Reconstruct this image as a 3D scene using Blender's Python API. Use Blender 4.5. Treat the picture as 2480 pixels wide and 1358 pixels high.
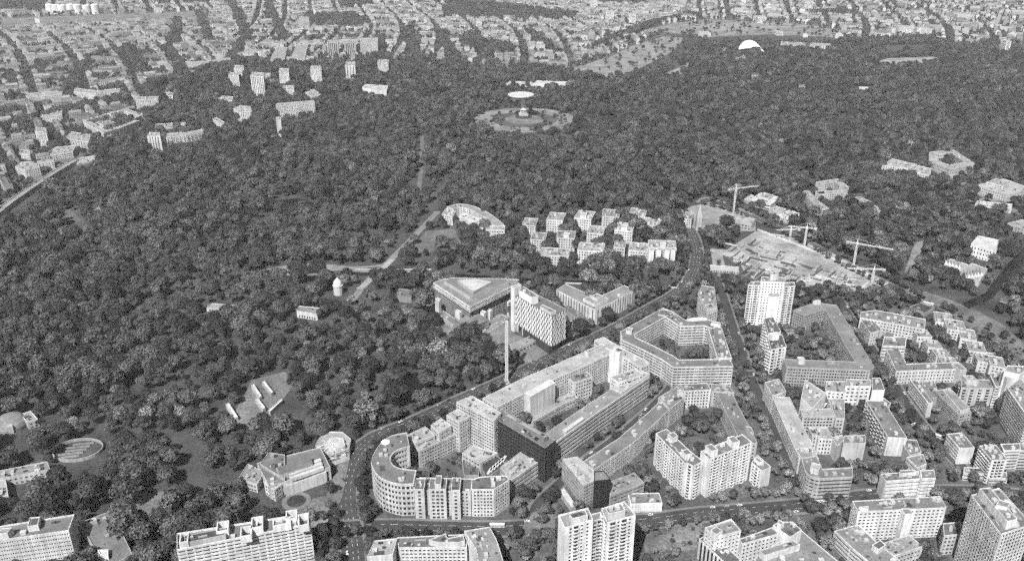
import bpy, math, random
import numpy as np
from mathutils import Vector

SC = bpy.context.scene
COL = SC.collection
for o in list(bpy.data.objects):
    bpy.data.objects.remove(o)
random.seed(7)
RNG = np.random.default_rng(11)

# ------------------------------------------------------------------ camera
CAMZ, PITCH, F = 458.0, math.radians(24.2), 2050.0
CS, SN = math.cos(PITCH), math.sin(PITCH)
cam = bpy.data.cameras.new('camera')
cam.sensor_width = 36.0
cam.lens = 36.0 * F / 2480.0
cam.clip_start, cam.clip_end = 1.0, 40000.0
cam_o = bpy.data.objects.new('camera', cam)
cam_o.location = (0, 0, CAMZ)
cam_o.rotation_euler = (math.pi / 2 - PITCH, 0, 0)
COL.objects.link(cam_o)
SC.camera = cam_o

# ------------------------------------------------------------------ sky, sun, exposure
SUN_EL, SUN_LEFT = math.radians(48), math.radians(19)     # behind the viewer, to the left
world = bpy.data.worlds.new('World')
SC.world = world
world.use_nodes = True
nt = world.node_tree
sky = nt.nodes.new('ShaderNodeTexSky')
sky.sky_type = 'NISHITA'
sky.sun_disc = False
sky.sun_elevation = SUN_EL
sky.sun_rotation = math.pi + SUN_LEFT
bw = nt.nodes.new('ShaderNodeRGBToBW')                    # black-and-white film
nt.links.new(sky.outputs[0], bw.inputs[0])
nt.links.new(bw.outputs[0], nt.nodes['Background'].inputs[0])
nt.nodes['Background'].inputs[1].default_value = 0.05
sun = bpy.data.lights.new('sun', 'SUN')
sun.energy = 5.0
sun.angle = math.radians(0.6)
sun_o = bpy.data.objects.new('sun', sun)
d = Vector((math.sin(SUN_LEFT) * math.cos(SUN_EL), math.cos(SUN_LEFT) * math.cos(SUN_EL), -math.sin(SUN_EL)))
sun_o.rotation_euler = d.to_track_quat('-Z', 'Y').to_euler()
sun_o.location = (-200, -400, 900)
COL.objects.link(sun_o)
SC.view_settings.view_transform = 'Standard'
SC.view_settings.look = 'None'
SC.view_settings.gamma = 1.0
SC.view_settings.exposure = 0.5
SC.cycles.use_denoising = False
SC.cycles.use_adaptive_sampling = True
SC.cycles.adaptive_threshold = 0.14
SC.cycles.adaptive_min_samples = 12
SC.cycles.max_bounces = 4
SC.cycles.diffuse_bounces = 2
SC.cycles.glossy_bounces = 2
SC.cycles.transmission_bounces = 1
SC.cycles.volume_bounces = 0
SC.cycles.caustics_reflective = False
SC.cycles.caustics_refractive = False

# ------------------------------------------------------------------ map helpers
def P(px, py, z=0.0):
    """point of the place at height z seen at photo position px, py"""
    u, v = (px - 1240) / F, (679 - py) / F
    dy, dz = CS + v * SN, -SN + v * CS
    t = (z - CAMZ) / dz
    return (u * t, dy * t)
def HT(bx, by, ty):
    """height of something whose foot shows at bx, by and whose top shows at ty"""
    x, y = P(bx, by)
    k = (679 - ty) / F
    return CAMZ + y * (k * CS - SN) / (CS + k * SN)
def PX(x, y, z=0.0):
    c = y * CS - (z - CAMZ) * SN
    return 1240 + F * x / c, 679 - F * (y * SN + (z - CAMZ) * CS) / c

# occupancy of the ground, 2.5 m cells
CELL, X0, Y0, NX, NY = 2.5, -3600.0, 380.0, 2880, 2400
OCC = np.zeros((NY, NX), np.uint8)
def inpoly(x, y, poly):
    r = np.zeros(x.shape, bool)
    n = len(poly)
    for i in range(n):
        xa, ya = poly[i]
        xb, yb = poly[(i + 1) % n]
        if ya == yb:
            continue
        r ^= ((ya > y) != (yb > y)) & (x < (xb - xa) * (y - ya) / (yb - ya) + xa)
    return r
def mark(poly, val, grow=0.0):
    xs, ys = [p[0] for p in poly], [p[1] for p in poly]
    i0, i1 = int((min(xs) - grow - X0) / CELL), int((max(xs) + grow - X0) / CELL) + 1
    j0, j1 = int((min(ys) - grow - Y0) / CELL), int((max(ys) + grow - Y0) / CELL) + 1
    i0, i1, j0, j1 = max(i0, 0), min(i1, NX), max(j0, 0), min(j1, NY)
    if i1 <= i0 or j1 <= j0:
        return
    gx, gy = np.meshgrid(X0 + (np.arange(i0, i1) + .5) * CELL, Y0 + (np.arange(j0, j1) + .5) * CELL)
    m = inpoly(gx, gy, poly)
    if grow:
        n = len(poly)
        for k in range(n):
            ax, ay = poly[k]
            bx, by = poly[(k + 1) % n]
            L = (bx - ax) ** 2 + (by - ay) ** 2 + 1e-9
            t = np.clip(((gx - ax) * (bx - ax) + (gy - ay) * (by - ay)) / L, 0, 1)
            m |= (gx - ax - t * (bx - ax)) ** 2 + (gy - ay - t * (by - ay)) ** 2 < grow * grow
    OCC[j0:j1, i0:i1][m] = val
def mark_free(poly):
    xs, ys = [p[0] for p in poly], [p[1] for p in poly]
    i0, i1 = max(int((min(xs) - X0) / CELL), 0), min(int((max(xs) - X0) / CELL) + 1, NX)
    j0, j1 = max(int((min(ys) - Y0) / CELL), 0), min(int((max(ys) - Y0) / CELL) + 1, NY)
    if i1 <= i0 or j1 <= j0:
        return
    gx, gy = np.meshgrid(X0 + (np.arange(i0, i1) + .5) * CELL, Y0 + (np.arange(j0, j1) + .5) * CELL)
    sub = OCC[j0:j1, i0:i1]
    sub[inpoly(gx, gy, poly) & (sub == 0)] = 6
def occ(x, y):
    i, j = ((x - X0) / CELL).astype(int), ((y - Y0) / CELL).astype(int)
    ok = (i >= 0) & (i < NX) & (j >= 0) & (j < NY)
    return np.where(ok, OCC[np.clip(j, 0, NY - 1), np.clip(i, 0, NX - 1)], 0)

# ------------------------------------------------------------------ materials (greys: the photograph is black and white)
MATS = {}
def g3(v):
    return (v, v, v, 1)
def mat(kind, tone):
    key = (kind, round(tone, 3))
    if key in MATS:
        return MATS[key]
    m = bpy.data.materials.new('%s_%03d' % (kind, round(tone * 100)))
    m.use_nodes = True
    t = m.node_tree
    b = t.nodes['Principled BSDF']
    N = t.nodes.new
    L = t.links.new
    b.inputs['Roughness'].default_value = 0.85
    b.inputs['Specular IOR Level'].default_value = 0.2
    co = N('ShaderNodeNewGeometry')
    def noise(scale, detail=2.0, rough=.6):
        n = N('ShaderNodeTexNoise')
        n.inputs['Scale'].default_value = scale
        n.inputs['Detail'].default_value = detail
        n.inputs['Roughness'].default_value = rough
        L(co.outputs['Position'], n.inputs['Vector'])
        return n.outputs['Fac']
    def rng(src, a, c, lo=.3, hi=.7):
        r = N('ShaderNodeMapRange')
        r.inputs[1].default_value, r.inputs[2].default_value = lo, hi
        r.inputs[3].default_value, r.inputs[4].default_value = a, c
        L(src, r.inputs[0])
        return r.outputs[0]
    def mul(a, c):
        x = N('ShaderNodeMath')
        x.operation = 'MULTIPLY'
        for i, s in enumerate((a, c)):
            if isinstance(s, (int, float)):
                x.inputs[i].default_value = s
            else:
                L(s, x.inputs[i])
        return x.outputs[0]
    def bump(h, s, dist):
        u = N('ShaderNodeBump')
        u.inputs['Strength'].default_value = s
        u.inputs['Distance'].default_value = dist
        L(h, u.inputs['Height'])
        L(u.outputs[0], b.inputs['Normal'])
    if kind == 'wall':
        mp = N('ShaderNodeMapping')                       # rain streaks run down the wall
        mp.inputs['Scale'].default_value = (.5, .5, .035)
        L(co.outputs['Position'], mp.inputs['Vector'])
        sk = N('ShaderNodeTexNoise')
        sk.inputs['Scale'].default_value = 1.0
        sk.inputs['Detail'].default_value = 3
        L(mp.outputs[0], sk.inputs['Vector'])
        f = mul(mul(rng(noise(.9, 3), .78, 1.15), rng(noise(.05, 4), .75, 1.15)), rng(sk.outputs['Fac'], .72, 1.12))
        L(mul(f, tone), b.inputs['Base Color'])
    elif kind == 'roof':
        f = mul(mul(rng(noise(.8, 3, .8), .55, 1.45), rng(noise(.07, 4), .72, 1.25)), tone)
        L(f, b.inputs['Base Color'])
        bump(noise(1.6, 2), .5, .25)
    elif kind == 'ground':
        f = mul(mul(rng(noise(.35, 5, .85), .35, 1.7), rng(noise(.025, 6, .7), .45, 1.6)), tone)
        L(f, b.inputs['Base Color'])
        bump(noise(.7, 4, .8), .8, .6)
    elif kind == 'asphalt':
        f = mul(mul(rng(noise(.7, 4, .8), .7, 1.3), rng(noise(.05, 4), .75, 1.25)), tone)
        L(f, b.inputs['Base Color'])
        b.inputs['Roughness'].default_value = .75
    elif kind == 'glass':
        oi = N('ShaderNodeObjectInfo')                    # here and there a drawn blind
        ad = N('ShaderNodeMath')
        L(oi.outputs['Random'], ad.inputs[0])
        L(co.outputs['Random Per Island'], ad.inputs[1])
        fr = N('ShaderNodeMath')
        fr.operation = 'FRACT'
        L(ad.outputs[0], fr.inputs[0])
        f = mul(mul(rng(noise(.5, 1), .5, 1.6), rng(fr.outputs[0], 1.0, 6.0, .72, 1.0)), tone)
        L(f, b.inputs['Base Color'])
        b.inputs['Roughness'].default_value = .22
        b.inputs['Specular IOR Level'].default_value = .5
    elif kind == 'water':
        b.inputs['Base Color'].default_value = g3(tone)
        b.inputs['Roughness'].default_value = .12
        b.inputs['Specular IOR Level'].default_value = .25
        bump(noise(.4, 3), .25, .1)
    elif kind == 'leaf':
        oi = N('ShaderNodeObjectInfo')
        f = mul(rng(oi.outputs['Random'], .4, 1.8, 0, 1), rng(co.outputs['Random Per Island'], .15, 2.2, 0, 1))
        f = mul(mul(f, rng(noise(.012, 2), .8, 1.25)), tone)
        at_ = N('ShaderNodeAttribute')                    # uneven exposure put into leaf colour: more pale crowns towards lower right
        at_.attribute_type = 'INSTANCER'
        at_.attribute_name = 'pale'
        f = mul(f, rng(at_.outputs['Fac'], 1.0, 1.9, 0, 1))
        L(f, b.inputs['Base Color'])
        b.inputs['Roughness'].default_value = .6
    elif kind == 'bark':
        L(mul(rng(noise(2.5, 3), .6, 1.4), tone), b.inputs['Base Color'])
    elif kind == 'paint':
        b.inputs['Base Color'].default_value = g3(tone)
        b.inputs['Roughness'].default_value = .3
        b.inputs['Specular IOR Level'].default_value = .5
    elif kind == 'vary':                                  # tone kept per house in an attribute
        a = N('ShaderNodeAttribute')
        a.attribute_name = 'tone'
        f = mul(mul(rng(noise(.35, 4, .8), .7, 1.3), a.outputs['Fac']), tone)
        L(f, b.inputs['Base Color'])
    MATS[key] = m
    return m

# ------------------------------------------------------------------ objects
def tag(o, label=None, cat=None, group=None, kind=None):
    if label: o['label'] = label
    if cat: o['category'] = cat
    if group: o['group'] = group
    if kind: o['kind'] = kind
    return o
class MB:
    """collects faces of one mesh; each face has a material slot"""
    def __init__(s):
        s.v, s.f, s.m = [], [], []
    def add(s, verts, faces, slot=0):
        n = len(s.v)
        s.v += verts
        s.f += [tuple(i + n for i in f) for f in faces]
        s.m += [slot] * len(faces)
    def box(s, x0, x1, y0, y1, z0, z1, slot=0, bottom=True):
        v = [(x0, y0, z0), (x1, y0, z0), (x1, y1, z0), (x0, y1, z0), (x0, y0, z1), (x1, y0, z1), (x1, y1, z1), (x0, y1, z1)]
        f = [(4, 5, 6, 7), (0, 1, 5, 4), (1, 2, 6, 5), (2, 3, 7, 6), (3, 0, 4, 7)]
        if bottom: f.append((3, 2, 1, 0))
        s.add(v, f, slot)
    def bar(s, a, b, w, slot=0):
        a, b = Vector(a), Vector(b)
        d = (b - a).normalized()
        u = d.cross(Vector((0, 0, 1)))
        if u.length < .01: u = Vector((1, 0, 0))
        u.normalize()
        t = d.cross(u)
        q = [tuple(p + u * w * i + t * w * j) for p in (a, b) for i, j in ((-.5, -.5), (.5, -.5), (.5, .5), (-.5, .5))]
        s.add(q, [(0, 1, 2, 3), (7, 6, 5, 4), (0, 4, 5, 1), (1, 5, 6, 2), (2, 6, 7, 3), (3, 7, 4, 0)], slot)
    def lathe(s, cx, cy, prof, n=16, slot=0, cap=True):
        k = len(prof)
        v = [(cx + r * math.cos(2 * math.pi * i / n), cy + r * math.sin(2 * math.pi * i / n), z) for r, z in prof for i in range(n)]
        f = [(j * n + i, j * n + (i + 1) % n, (j + 1) * n + (i + 1) % n, (j + 1) * n + i) for j in range(k - 1) for i in range(n)]
        if cap: f.append(tuple((k - 1) * n + i for i in range(n)))
        s.add(v, f, slot)
    def prism(s, poly, z0, z1, slot=0, topslot=None):
        n = len(poly)
        v = [(x, y, z0) for x, y in poly] + [(x, y, z1) for x, y in poly]
        s.add(v, [(i, (i + 1) % n, n + (i + 1) % n, n + i) for i in range(n)], slot)
        s.add([(x, y, z1) for x, y in poly], [tuple(range(n))], slot if topslot is None else topslot)
    def mesh(s, name, mats, smooth=False):
        me = bpy.data.meshes.new(name)
        me.from_pydata(s.v, [], s.f)
        for m in (mats if isinstance(mats, (list, tuple)) else [mats]):
            me.materials.append(m)
        if max(s.m, default=0):
            me.polygons.foreach_set('material_index', s.m)
        if smooth:
            me.polygons.foreach_set('use_smooth', [True] * len(s.f))
        me.update()
        return me
    def obj(s, name, mats, parent=None, smooth=False):
        return link(name, s.mesh(name, mats, smooth), parent)
def link(name, me, parent=None, loc=None, rz=0):
    """loc is in world coordinates; parents are unrotated empties"""
    o = bpy.data.objects.new(name, me)
    COL.objects.link(o)
    if parent is not None:
        o.parent = parent
        p = parent
        off = Vector((0, 0, 0))
        while p is not None:
            off += Vector(p.get('_at', (0, 0, 0))) if False else p.location
            p = p.parent
        o.location = Vector(loc or (0, 0, 0)) - off
    elif loc:
        o.location = loc
    if rz: o.rotation_euler = (0, 0, rz)
    return o
def thing(name, label, cat, x, y, z=0, group=None):
    o = bpy.data.objects.new(name, None)
    o.empty_display_size = 2
    o.location = (x, y, z)
    COL.objects.link(o)
    return tag(o, label, cat, group)
def area(poly):
    return sum(poly[i - 1][0] * poly[i][1] - poly[i][0] * poly[i - 1][1] for i in range(len(poly))) / 2
def inset(poly, d):
    n = len(poly)
    out = []
    for i in range(n):
        a, b, c = Vector(poly[i - 1]), Vector(poly[i]), Vector(poly[(i + 1) % n])
        u, w = (b - a).normalized(), (c - b).normalized()
        nu, nw = Vector((-u.y, u.x)), Vector((-w.y, w.x))
        k = nu + nw
        q = k.length_squared
        out.append(tuple(b + k * (2 * d / q if q > .3 else d)))
    return out
def ribbon_poly(pts, w):
    """left and right edges of a strip w wide along pts"""
    L, R = [], []
    for i, p in enumerate(pts):
        a, b = Vector(pts[max(i - 1, 0)]), Vector(pts[min(i + 1, len(pts) - 1)])
        d = (b - a).normalized()
        n = Vector((-d.y, d.x)) * w / 2
        L.append(tuple(Vector(p) + n))
        R.append(tuple(Vector(p) - n))
    return L, R
def smooth_line(pts, k=4):
    out = []
    n = len(pts)
    for i in range(n - 1):
        p0, p1, p2, p3 = (Vector(pts[max(0, min(n - 1, i + j))]) for j in (-1, 0, 1, 2))
        for s in range(k):
            t = s / k
            out.append(tuple(.5 * ((2 * p1) + (p2 - p0) * t + (2 * p0 - 5 * p1 + 4 * p2 - p3) * t * t + (3 * p1 - p0 - 3 * p2 + p3) * t ** 3)))
    out.append(tuple(pts[-1]))
    return out

# ------------------------------------------------------------------ facades
WIN = {}
def window_geo(w, h, fr=.1):
    m = MB()
    m.add([(-w / 2, .03, 0), (w / 2, .03, 0), (w / 2, .03, h), (-w / 2, .03, h)], [(1, 0, 3, 2)], 1)
    o = [(-w / 2 - fr, 0, -fr), (w / 2 + fr, 0, -fr), (w / 2 + fr, 0, h + fr), (-w / 2 - fr, 0, h + fr)]
    p = [(x, .14, z) for x, y, z in o]
    q = [(-w / 2, .14, 0), (w / 2, .14, 0), (w / 2, .14, h), (-w / 2, .14, h)]
    r = [(x, .03, z) for x, y, z in q]
    f = []
    for i in range(4):
        j = (i + 1) % 4
        f += [(4 + j, 4 + i, 8 + i, 8 + j), (j, i, 4 + i, 4 + j), (8 + j, 8 + i, 12 + i, 12 + j)]
    m.add(o + p + q + r, f, 0)
    return m
def balcony_geo(w, h, dp=1.2):
    m = MB()
    m.add([(-w / 2, .04, .1), (w / 2, .04, .1), (w / 2, .04, h - .5), (-w / 2, .04, h - .5)], [(1, 0, 3, 2)], 1)
    m.box(-w / 2, w / 2, .02, dp, -.1, .1, 0)
    m.box(-w / 2, w / 2, dp - .12, dp + .02, .1, 1.05, 0)
    m.box(-w / 2 - .02, -w / 2 + .12, .02, dp - .12, .1, 1.05, 0)
    m.box(w / 2 - .12, w / 2 + .02, .02, dp - .12, .1, 1.05, 0)
    return m
def box_geo(w, h, dp):
    m = MB()
    m.box(-w / 2, w / 2, 0.0, dp, 0, h)
    return m
COUNT = {}
class Facade:
    """puts pieces on one wall: single objects while the thing has under 300 of the kind, then one joined part"""
    def __init__(s, root, single):
        s.root, s.single, s.rest = root, single, {}
    def piece(s, name, key, make, mats, x, y, z, rz):
        c = COUNT.setdefault((s.root.name, name), [0])
        if s.single and c[0] < 300:
            c[0] += 1
            mk = (name, key, tuple(m.name for m in mats))
            if mk not in WIN:
                WIN[mk] = make().mesh(name, mats)
            link(name, WIN[mk], s.root, (x, y, z), rz)
        else:
            g = make()
            ca, sa = math.cos(rz), math.sin(rz)
            r = s.rest.setdefault((name, tuple(m.name for m in mats)), (MB(), mats))[0]
            n = len(r.v)
            r.v += [(x + a * ca - b * sa, y + a * sa + b * ca, z + c_) for a, b, c_ in g.v]
            r.f += [tuple(i + n for i in f) for f in g.f]
            r.m += g.m
    def done(s):
        for (name, _), (m, mats) in s.rest.items():
            tag(m.obj(name + '_array' if name != 'window' else 'glazing', mats, s.root), kind='stuff')
GL = .035
def face(fc, a, b, z0, z1, st, wall):
    a, b = Vector(a), Vector(b)
    d = b - a
    L = d.length
    if L < 1.8 or z1 - z0 < 2.4:
        return
    u = d / L
    n = Vector((u.y, -u.x))
    rz = math.atan2(n.y, n.x) - math.pi / 2
    sty = st.get('s', 'grid')
    fh = st.get('fh', 3.3)
    nf = max(1, int((z1 - z0 - st.get('top', .6)) / fh))
    fh = (z1 - z0 - st.get('top', .6)) / nf
    frame, glass = mat('wall', st.get('frame', min(.75, wall * 1.1))), mat('glass', st.get('glass', GL))
    def at(t, off=0.0):
        p = a + u * t + n * off
        return p.x, p.y
    if sty == 'grid':
        sp, w, h = st.get('sp', 3.4), st.get('w', 1.9), st.get('h', 1.7)
        k = max(1, int((L - st.get('edge', 1.0)) / sp))
        for f in range(st.get('skip', 0), nf):
            for i in range(k):
                if st.get('drop') and random.random() < st['drop']:
                    continue
                x, y = at(L / 2 + (i - (k - 1) / 2) * sp)
                fc.piece('window', (w, h), lambda: window_geo(w, h), [frame, glass], x, y, z0 + f * fh + .9, rz)
    elif sty == 'ribbon':
        h, seg = st.get('h', 1.5), st.get('seg', 0)
        k = max(1, int(L / seg)) if seg else 1
        e = st.get('edge', .5)
        lw = round((L - 2 * e) / k - (st.get('gap', .8) if seg else 0), 2)
        for f in range(nf):
            for i in range(k):
                x, y = at(e + (L - 2 * e) * (i + .5) / k)
                fc.piece('window_band', (lw, h), lambda: box_geo(lw, h, .04), [glass], x, y, z0 + f * fh + .95, rz)
            x, y = at(L / 2)
            sp = round(L - .02, 2)
            fc.piece('spandrel', (sp, round(fh - h, 2)), lambda: box_geo(sp, fh - h - .04, st.get('proud', .35)), [mat('wall', st.get('band', wall))], x, y, z0 + f * fh + .95 + h, rz)
    elif sty == 'balc':
        sp, w = st.get('sp', 4.2), st.get('w', 3.0)
        k = max(1, int((L - 1.0) / sp))
        for f in range(nf):
            for i in range(k):
                x, y = at(L / 2 + (i - (k - 1) / 2) * sp)
                if (i % st.get('every', 2)) == st.get('ph', 0):
                    fc.piece('balcony', (w,), lambda: balcony_geo(w, fh), [mat('wall', min(.8, wall * 1.12)), glass], x, y, z0 + f * fh + .15, rz)
                elif not st.get('solo'):
                    fc.piece('window', (1.6, 1.5), lambda: window_geo(1.6, 1.5), [frame, glass], x, y, z0 + f * fh + .95, rz)
    elif sty == 'fins':
        sp = st.get('sp', 5)
        k = max(1, int((L - 2) / sp))
        hh = round(z1 - z0 - 1.6, 2)
        gw = st.get('gw', 1.1)
        for i in range(k):
            x, y = at(L / 2 + (i - (k - 1) / 2) * sp)
            fc.piece('window_strip', (gw, hh), lambda: box_geo(gw, hh, .05), [glass], x, y, z0 + .6, rz)
            if i < k - 1:
                x, y = at(L / 2 + (i - (k - 2) / 2) * sp)
                pw = round(sp - gw - .9, 2)
                fc.piece('pier', (pw, hh), lambda: box_geo(pw, hh, .4), [mat('wall', wall)], x, y, z0 + .6, rz)
    elif sty == 'check':
        sp = 4.6
        k = max(1, int(L / sp))
        sp = L / k
        for f in range(nf):
            for i in range(k):
                x, y = at((i + (.32 if f % 2 else .72)) * sp if i < k - 1 or not f % 2 == 0 else (i + .62) * sp)
                fc.piece('facade_panel', (round(sp, 2),), lambda: box_geo(sp * .54, fh * .97, .45), [mat('wall', .8)], x, y, z0 + f * fh + .1, rz)
    elif sty == 'mull':
        sp = st.get('sp', 2.4)
        k = max(1, int(L / sp))
        hh = round(z1 - z0 - .8, 2)
        for i in range(k + 1):
            x, y = at(L * i / k)
            fc.piece('mullion', (hh,), lambda: box_geo(.28, hh, .22), [mat('wall', st.get('band', .3))], x, y, z0 + .2, rz)
        lw = round(L - .1, 2)
        for f in range(1, nf):
            x, y = at(L / 2)
            fc.piece('transom', (lw,), lambda: box_geo(lw, .35, .14), [mat('wall', st.get('band', .3))], x, y, z0 + f * fh, rz)

# ------------------------------------------------------------------ buildings
def topoly(pts, h):
    w = [P(x, y, h) for x, y in pts]
    if len(w) == 3:                                       # front edge and one rear corner: a true rectangle
        a, b, c = (Vector(q) for q in w)
        u = (b - a).normalized()
        n = Vector((-u.y, u.x))
        k = (c - b).dot(n)
        w = [tuple(a), tuple(b), tuple(b + n * k), tuple(a + n * k)]
    if area(w) < 0:
        w.reverse()
    return w
def barpoly(pts, h, depth):
    """pts: one roof edge; the bar lies depth metres to its left (negative: right)"""
    w = [Vector(P(x, y, h)) for x, y in pts]
    n = len(w)
    off = []
    for i in range(n):
        u = (w[i] - w[max(i - 1, 0)]).normalized() if i else (w[1] - w[0]).normalized()
        v = (w[min(i + 1, n - 1)] - w[i]).normalized() if i < n - 1 else u
        k = Vector((-u.y, u.x)) + Vector((-v.y, v.x))
        off.append(w[i] + k * (2 * depth / max(k.length_squared, .8)))
    q = [tuple(p) for p in w] + [tuple(p) for p in reversed(off)]
    if area(q) < 0:
        q.reverse()
    return q
ROOFN = [0]
def wing(root, poly, h, st=None, wall=.5, roof=.2, z0=0.0, par=.7, single=True, gear=None, gable=False, ptone=None, part='wall', front=9):
    poly = list(poly)
    st = {} if st is None else ({'s': st} if isinstance(st, str) else st)
    m = MB()
    n = len(poly)
    top = h
    if gable and n == 4:
        par = 0
    ins = inset(poly, .45) if par else poly
    m.add([(x, y, z0) for x, y in poly] + [(x, y, top) for x, y in poly], [(i, (i + 1) % n, n + (i + 1) % n, n + i) for i in range(n)], 0)
    r = MB()
    if par:
        zr = top - par
        m.add([(x, y, top) for x, y in poly] + [(x, y, top) for x, y in ins] + [(x, y, zr - .3) for x, y in ins],
              [(i, (i + 1) % n, n + (i + 1) % n, n + i) for i in range(n)] + [(n + i, n + (i + 1) % n, 2 * n + (i + 1) % n, 2 * n + i) for i in range(n)], 1)
        r.add([(x, y, zr) for x, y in ins], [tuple(range(n))])
    elif gable and n == 4:
        a, b, c, d_ = (Vector(q) for q in poly)
        if (b - a).length < (c - b).length:
            a, b, c, d_ = b, c, d_, a
        rise = min((c - b).length * .36, 6)
        e, f = (a + d_) / 2, (b + c) / 2
        r.add([(*a, top), (*b, top), (*c, top), (*d_, top), (*e, top + rise), (*f, top + rise)], [(0, 1, 5, 4), (2, 3, 4, 5)])
        m.add([(*b, top), (*c, top), (*f, top + rise), (*d_, top), (*a, top), (*e, top + rise)], [(0, 1, 2), (3, 4, 5)], 0)
        zr = top
    else:
        zr = top
        r.add([(x, y, top) for x, y in poly], [tuple(range(n))])
    m.obj(part, [mat('wall', wall), mat('wall', ptone if ptone else min(.7, wall * 1.15))], root)
    ro = r.obj('roof', mat('roof', roof), root)
    fc = Facade(root, single)
    if st.get('s') != 'none':
        for i in range(n):
            a, b = poly[i], poly[(i + 1) % n]
            nx_, ny_ = b[1] - a[1], a[0] - b[0]
            mx, my = (a[0] + b[0]) / 2, (a[1] + b[1]) / 2
            if nx_ * -mx + ny_ * -my > -.05 * math.hypot(nx_, ny_) * math.hypot(mx, my):
                s_ = st
                if 'ends' in st and math.hypot(nx_, ny_) < st.get('endlen', 20):
                    s_ = st['ends']
                if s_.get('s') == 'none':
                    continue
                face(fc, a, b, z0, top - .4, s_, wall)
    fc.done()
    if z0 < 1:
        for k in range(int(front // 6) + 1, 0, -1):          # what stands close in front is kept free of tall trees
            mark_free([(x - x / y * k * 6, y - k * 6) for x, y in poly])
        mark(poly, 1, 2.5)
    # roof gear: lift housings, vents, ducts, each its own piece
    A = abs(area(poly))
    k = gear if gear is not None else (min(30, int(A / 38)) if A > 90 and not gable else 0)
    cx, cy = sum(p[0] for p in poly) / n, sum(p[1] for p in poly) / n
    xs, ys = [p[0] for p in poly], [p[1] for p in poly]
    e = max(((Vector(poly[(i + 1) % n]) - Vector(poly[i])) for i in range(n)), key=lambda q: q.length)
    rz = math.atan2(e.y, e.x)
    ip = inset(poly, 2.6)
    tries = 0
    while k > 0 and tries < 80:
        tries += 1
        x, y = random.uniform(min(xs), max(xs)), random.uniform(min(ys), max(ys))
        if not inpoly(np.array([x]), np.array([y]), ip)[0]:
            continue
        k -= 1
        t = random.random()
        if t < .22:
            nm, w_, d__, hh, tn = 'lift_housing', random.uniform(2.6, 4), random.uniform(2.2, 3.2), random.uniform(1.6, 2.6), min(.6, wall * .95)
        elif t < .5:
            nm, w_, d__, hh, tn = 'skylight', random.uniform(1.6, 3.4), random.uniform(1.2, 1.8), random.uniform(.4, .8), random.choice((.06, .55))
        elif t < .8:
            nm, w_, d__, hh, tn = 'vent', random.uniform(.8, 1.5), random.uniform(.8, 1.3), random.uniform(.8, 1.6), random.choice((.5, .3, .12))
        elif t < .9:
            nm, w_, d__, hh, tn = 'roof_patch', random.uniform(3, 8), random.uniform(2, 5), .03, random.choice((.07, .1, .3))
        else:
            nm, w_, d__, hh, tn = 'duct', random.uniform(4, 8), random.uniform(.6, 1), random.uniform(.5, .9), random.choice((.4, .25))
        key = ('gear', nm, round(w_), round(d__), round(hh * 2), tn)
        if key not in WIN:
            g = MB()
            g.box(-w_ / 2, w_ / 2, -d__ / 2, d__ / 2, 0, hh, bottom=False)
            if hh > .1: g.box(-w_ / 2 - .15, w_ / 2 + .15, -d__ / 2 - .15, d__ / 2 + .15, hh, hh + .2)
            WIN[key] = g.mesh(nm, mat('wall', tn))
        link(nm, WIN[key], ro, (x, y, zr), rz)
    return zr
def building(name, label, wings, cat='building', group=None, **kw):
    """wings: (points or ('bar', points, depth), height, options)"""
    polys = []
    for pts, h, o in wings:
        if pts[0] == 'bar':
            polys.append(barpoly(pts[1], h, pts[2]))
        elif pts[0] == 'xy':
            polys.append(pts[1])
        else:
            polys.append(topoly(pts, h))
    cx = sum(p[0] for p in polys[0]) / len(polys[0])
    cy = sum(p[1] for p in polys[0]) / len(polys[0])
    root = thing(name, label, cat, cx, cy, 0, group)
    for i, (poly, (pts, h, o)) in enumerate(zip(polys, wings)):
        q = dict(kw)
        q.update(o)
        if q.pop('air', False) is False and q.get('z0', 0) > 1 and i:
            # a roof house must stand wholly on one of the roofs below it
            best = max(polys[:i], key=lambda c: inpoly(np.array([p[0] for p in poly]), np.array([p[1] for p in poly]), c).sum())
            for k in range(14):
                ins = inpoly(np.array([p[0] for p in poly]), np.array([p[1] for p in poly]), inset(best, .6))
                if ins.all() or not ins.any():
                    break
                mx_, my_ = np.array(poly)[ins].mean(0)
                poly = [p if f else (p[0] + (mx_ - p[0]) * .12, p[1] + (my_ - p[1]) * .12) for p, f in zip(poly, ins)]
            if not ins.any():
                q['z0'] = 0.0
        wing(root, poly, h, **q)
    return root

# ================================================================== THE SETTING
def sheet(name, poly, z, m, kind='structure'):
    b = MB()
    b.add([(x, y, z) for x, y in poly], [tuple(range(len(poly)))])
    o = b.obj(name, m)
    tag(o, kind=kind)
    return o
ground = sheet('ground', [(-9000, -300), (9000, -300), (9000, 9500), (-9000, 9500)], 0, mat('ground', .062))
def pxp(pts):
    return [P(x, y) for x, y in pts]
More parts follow.
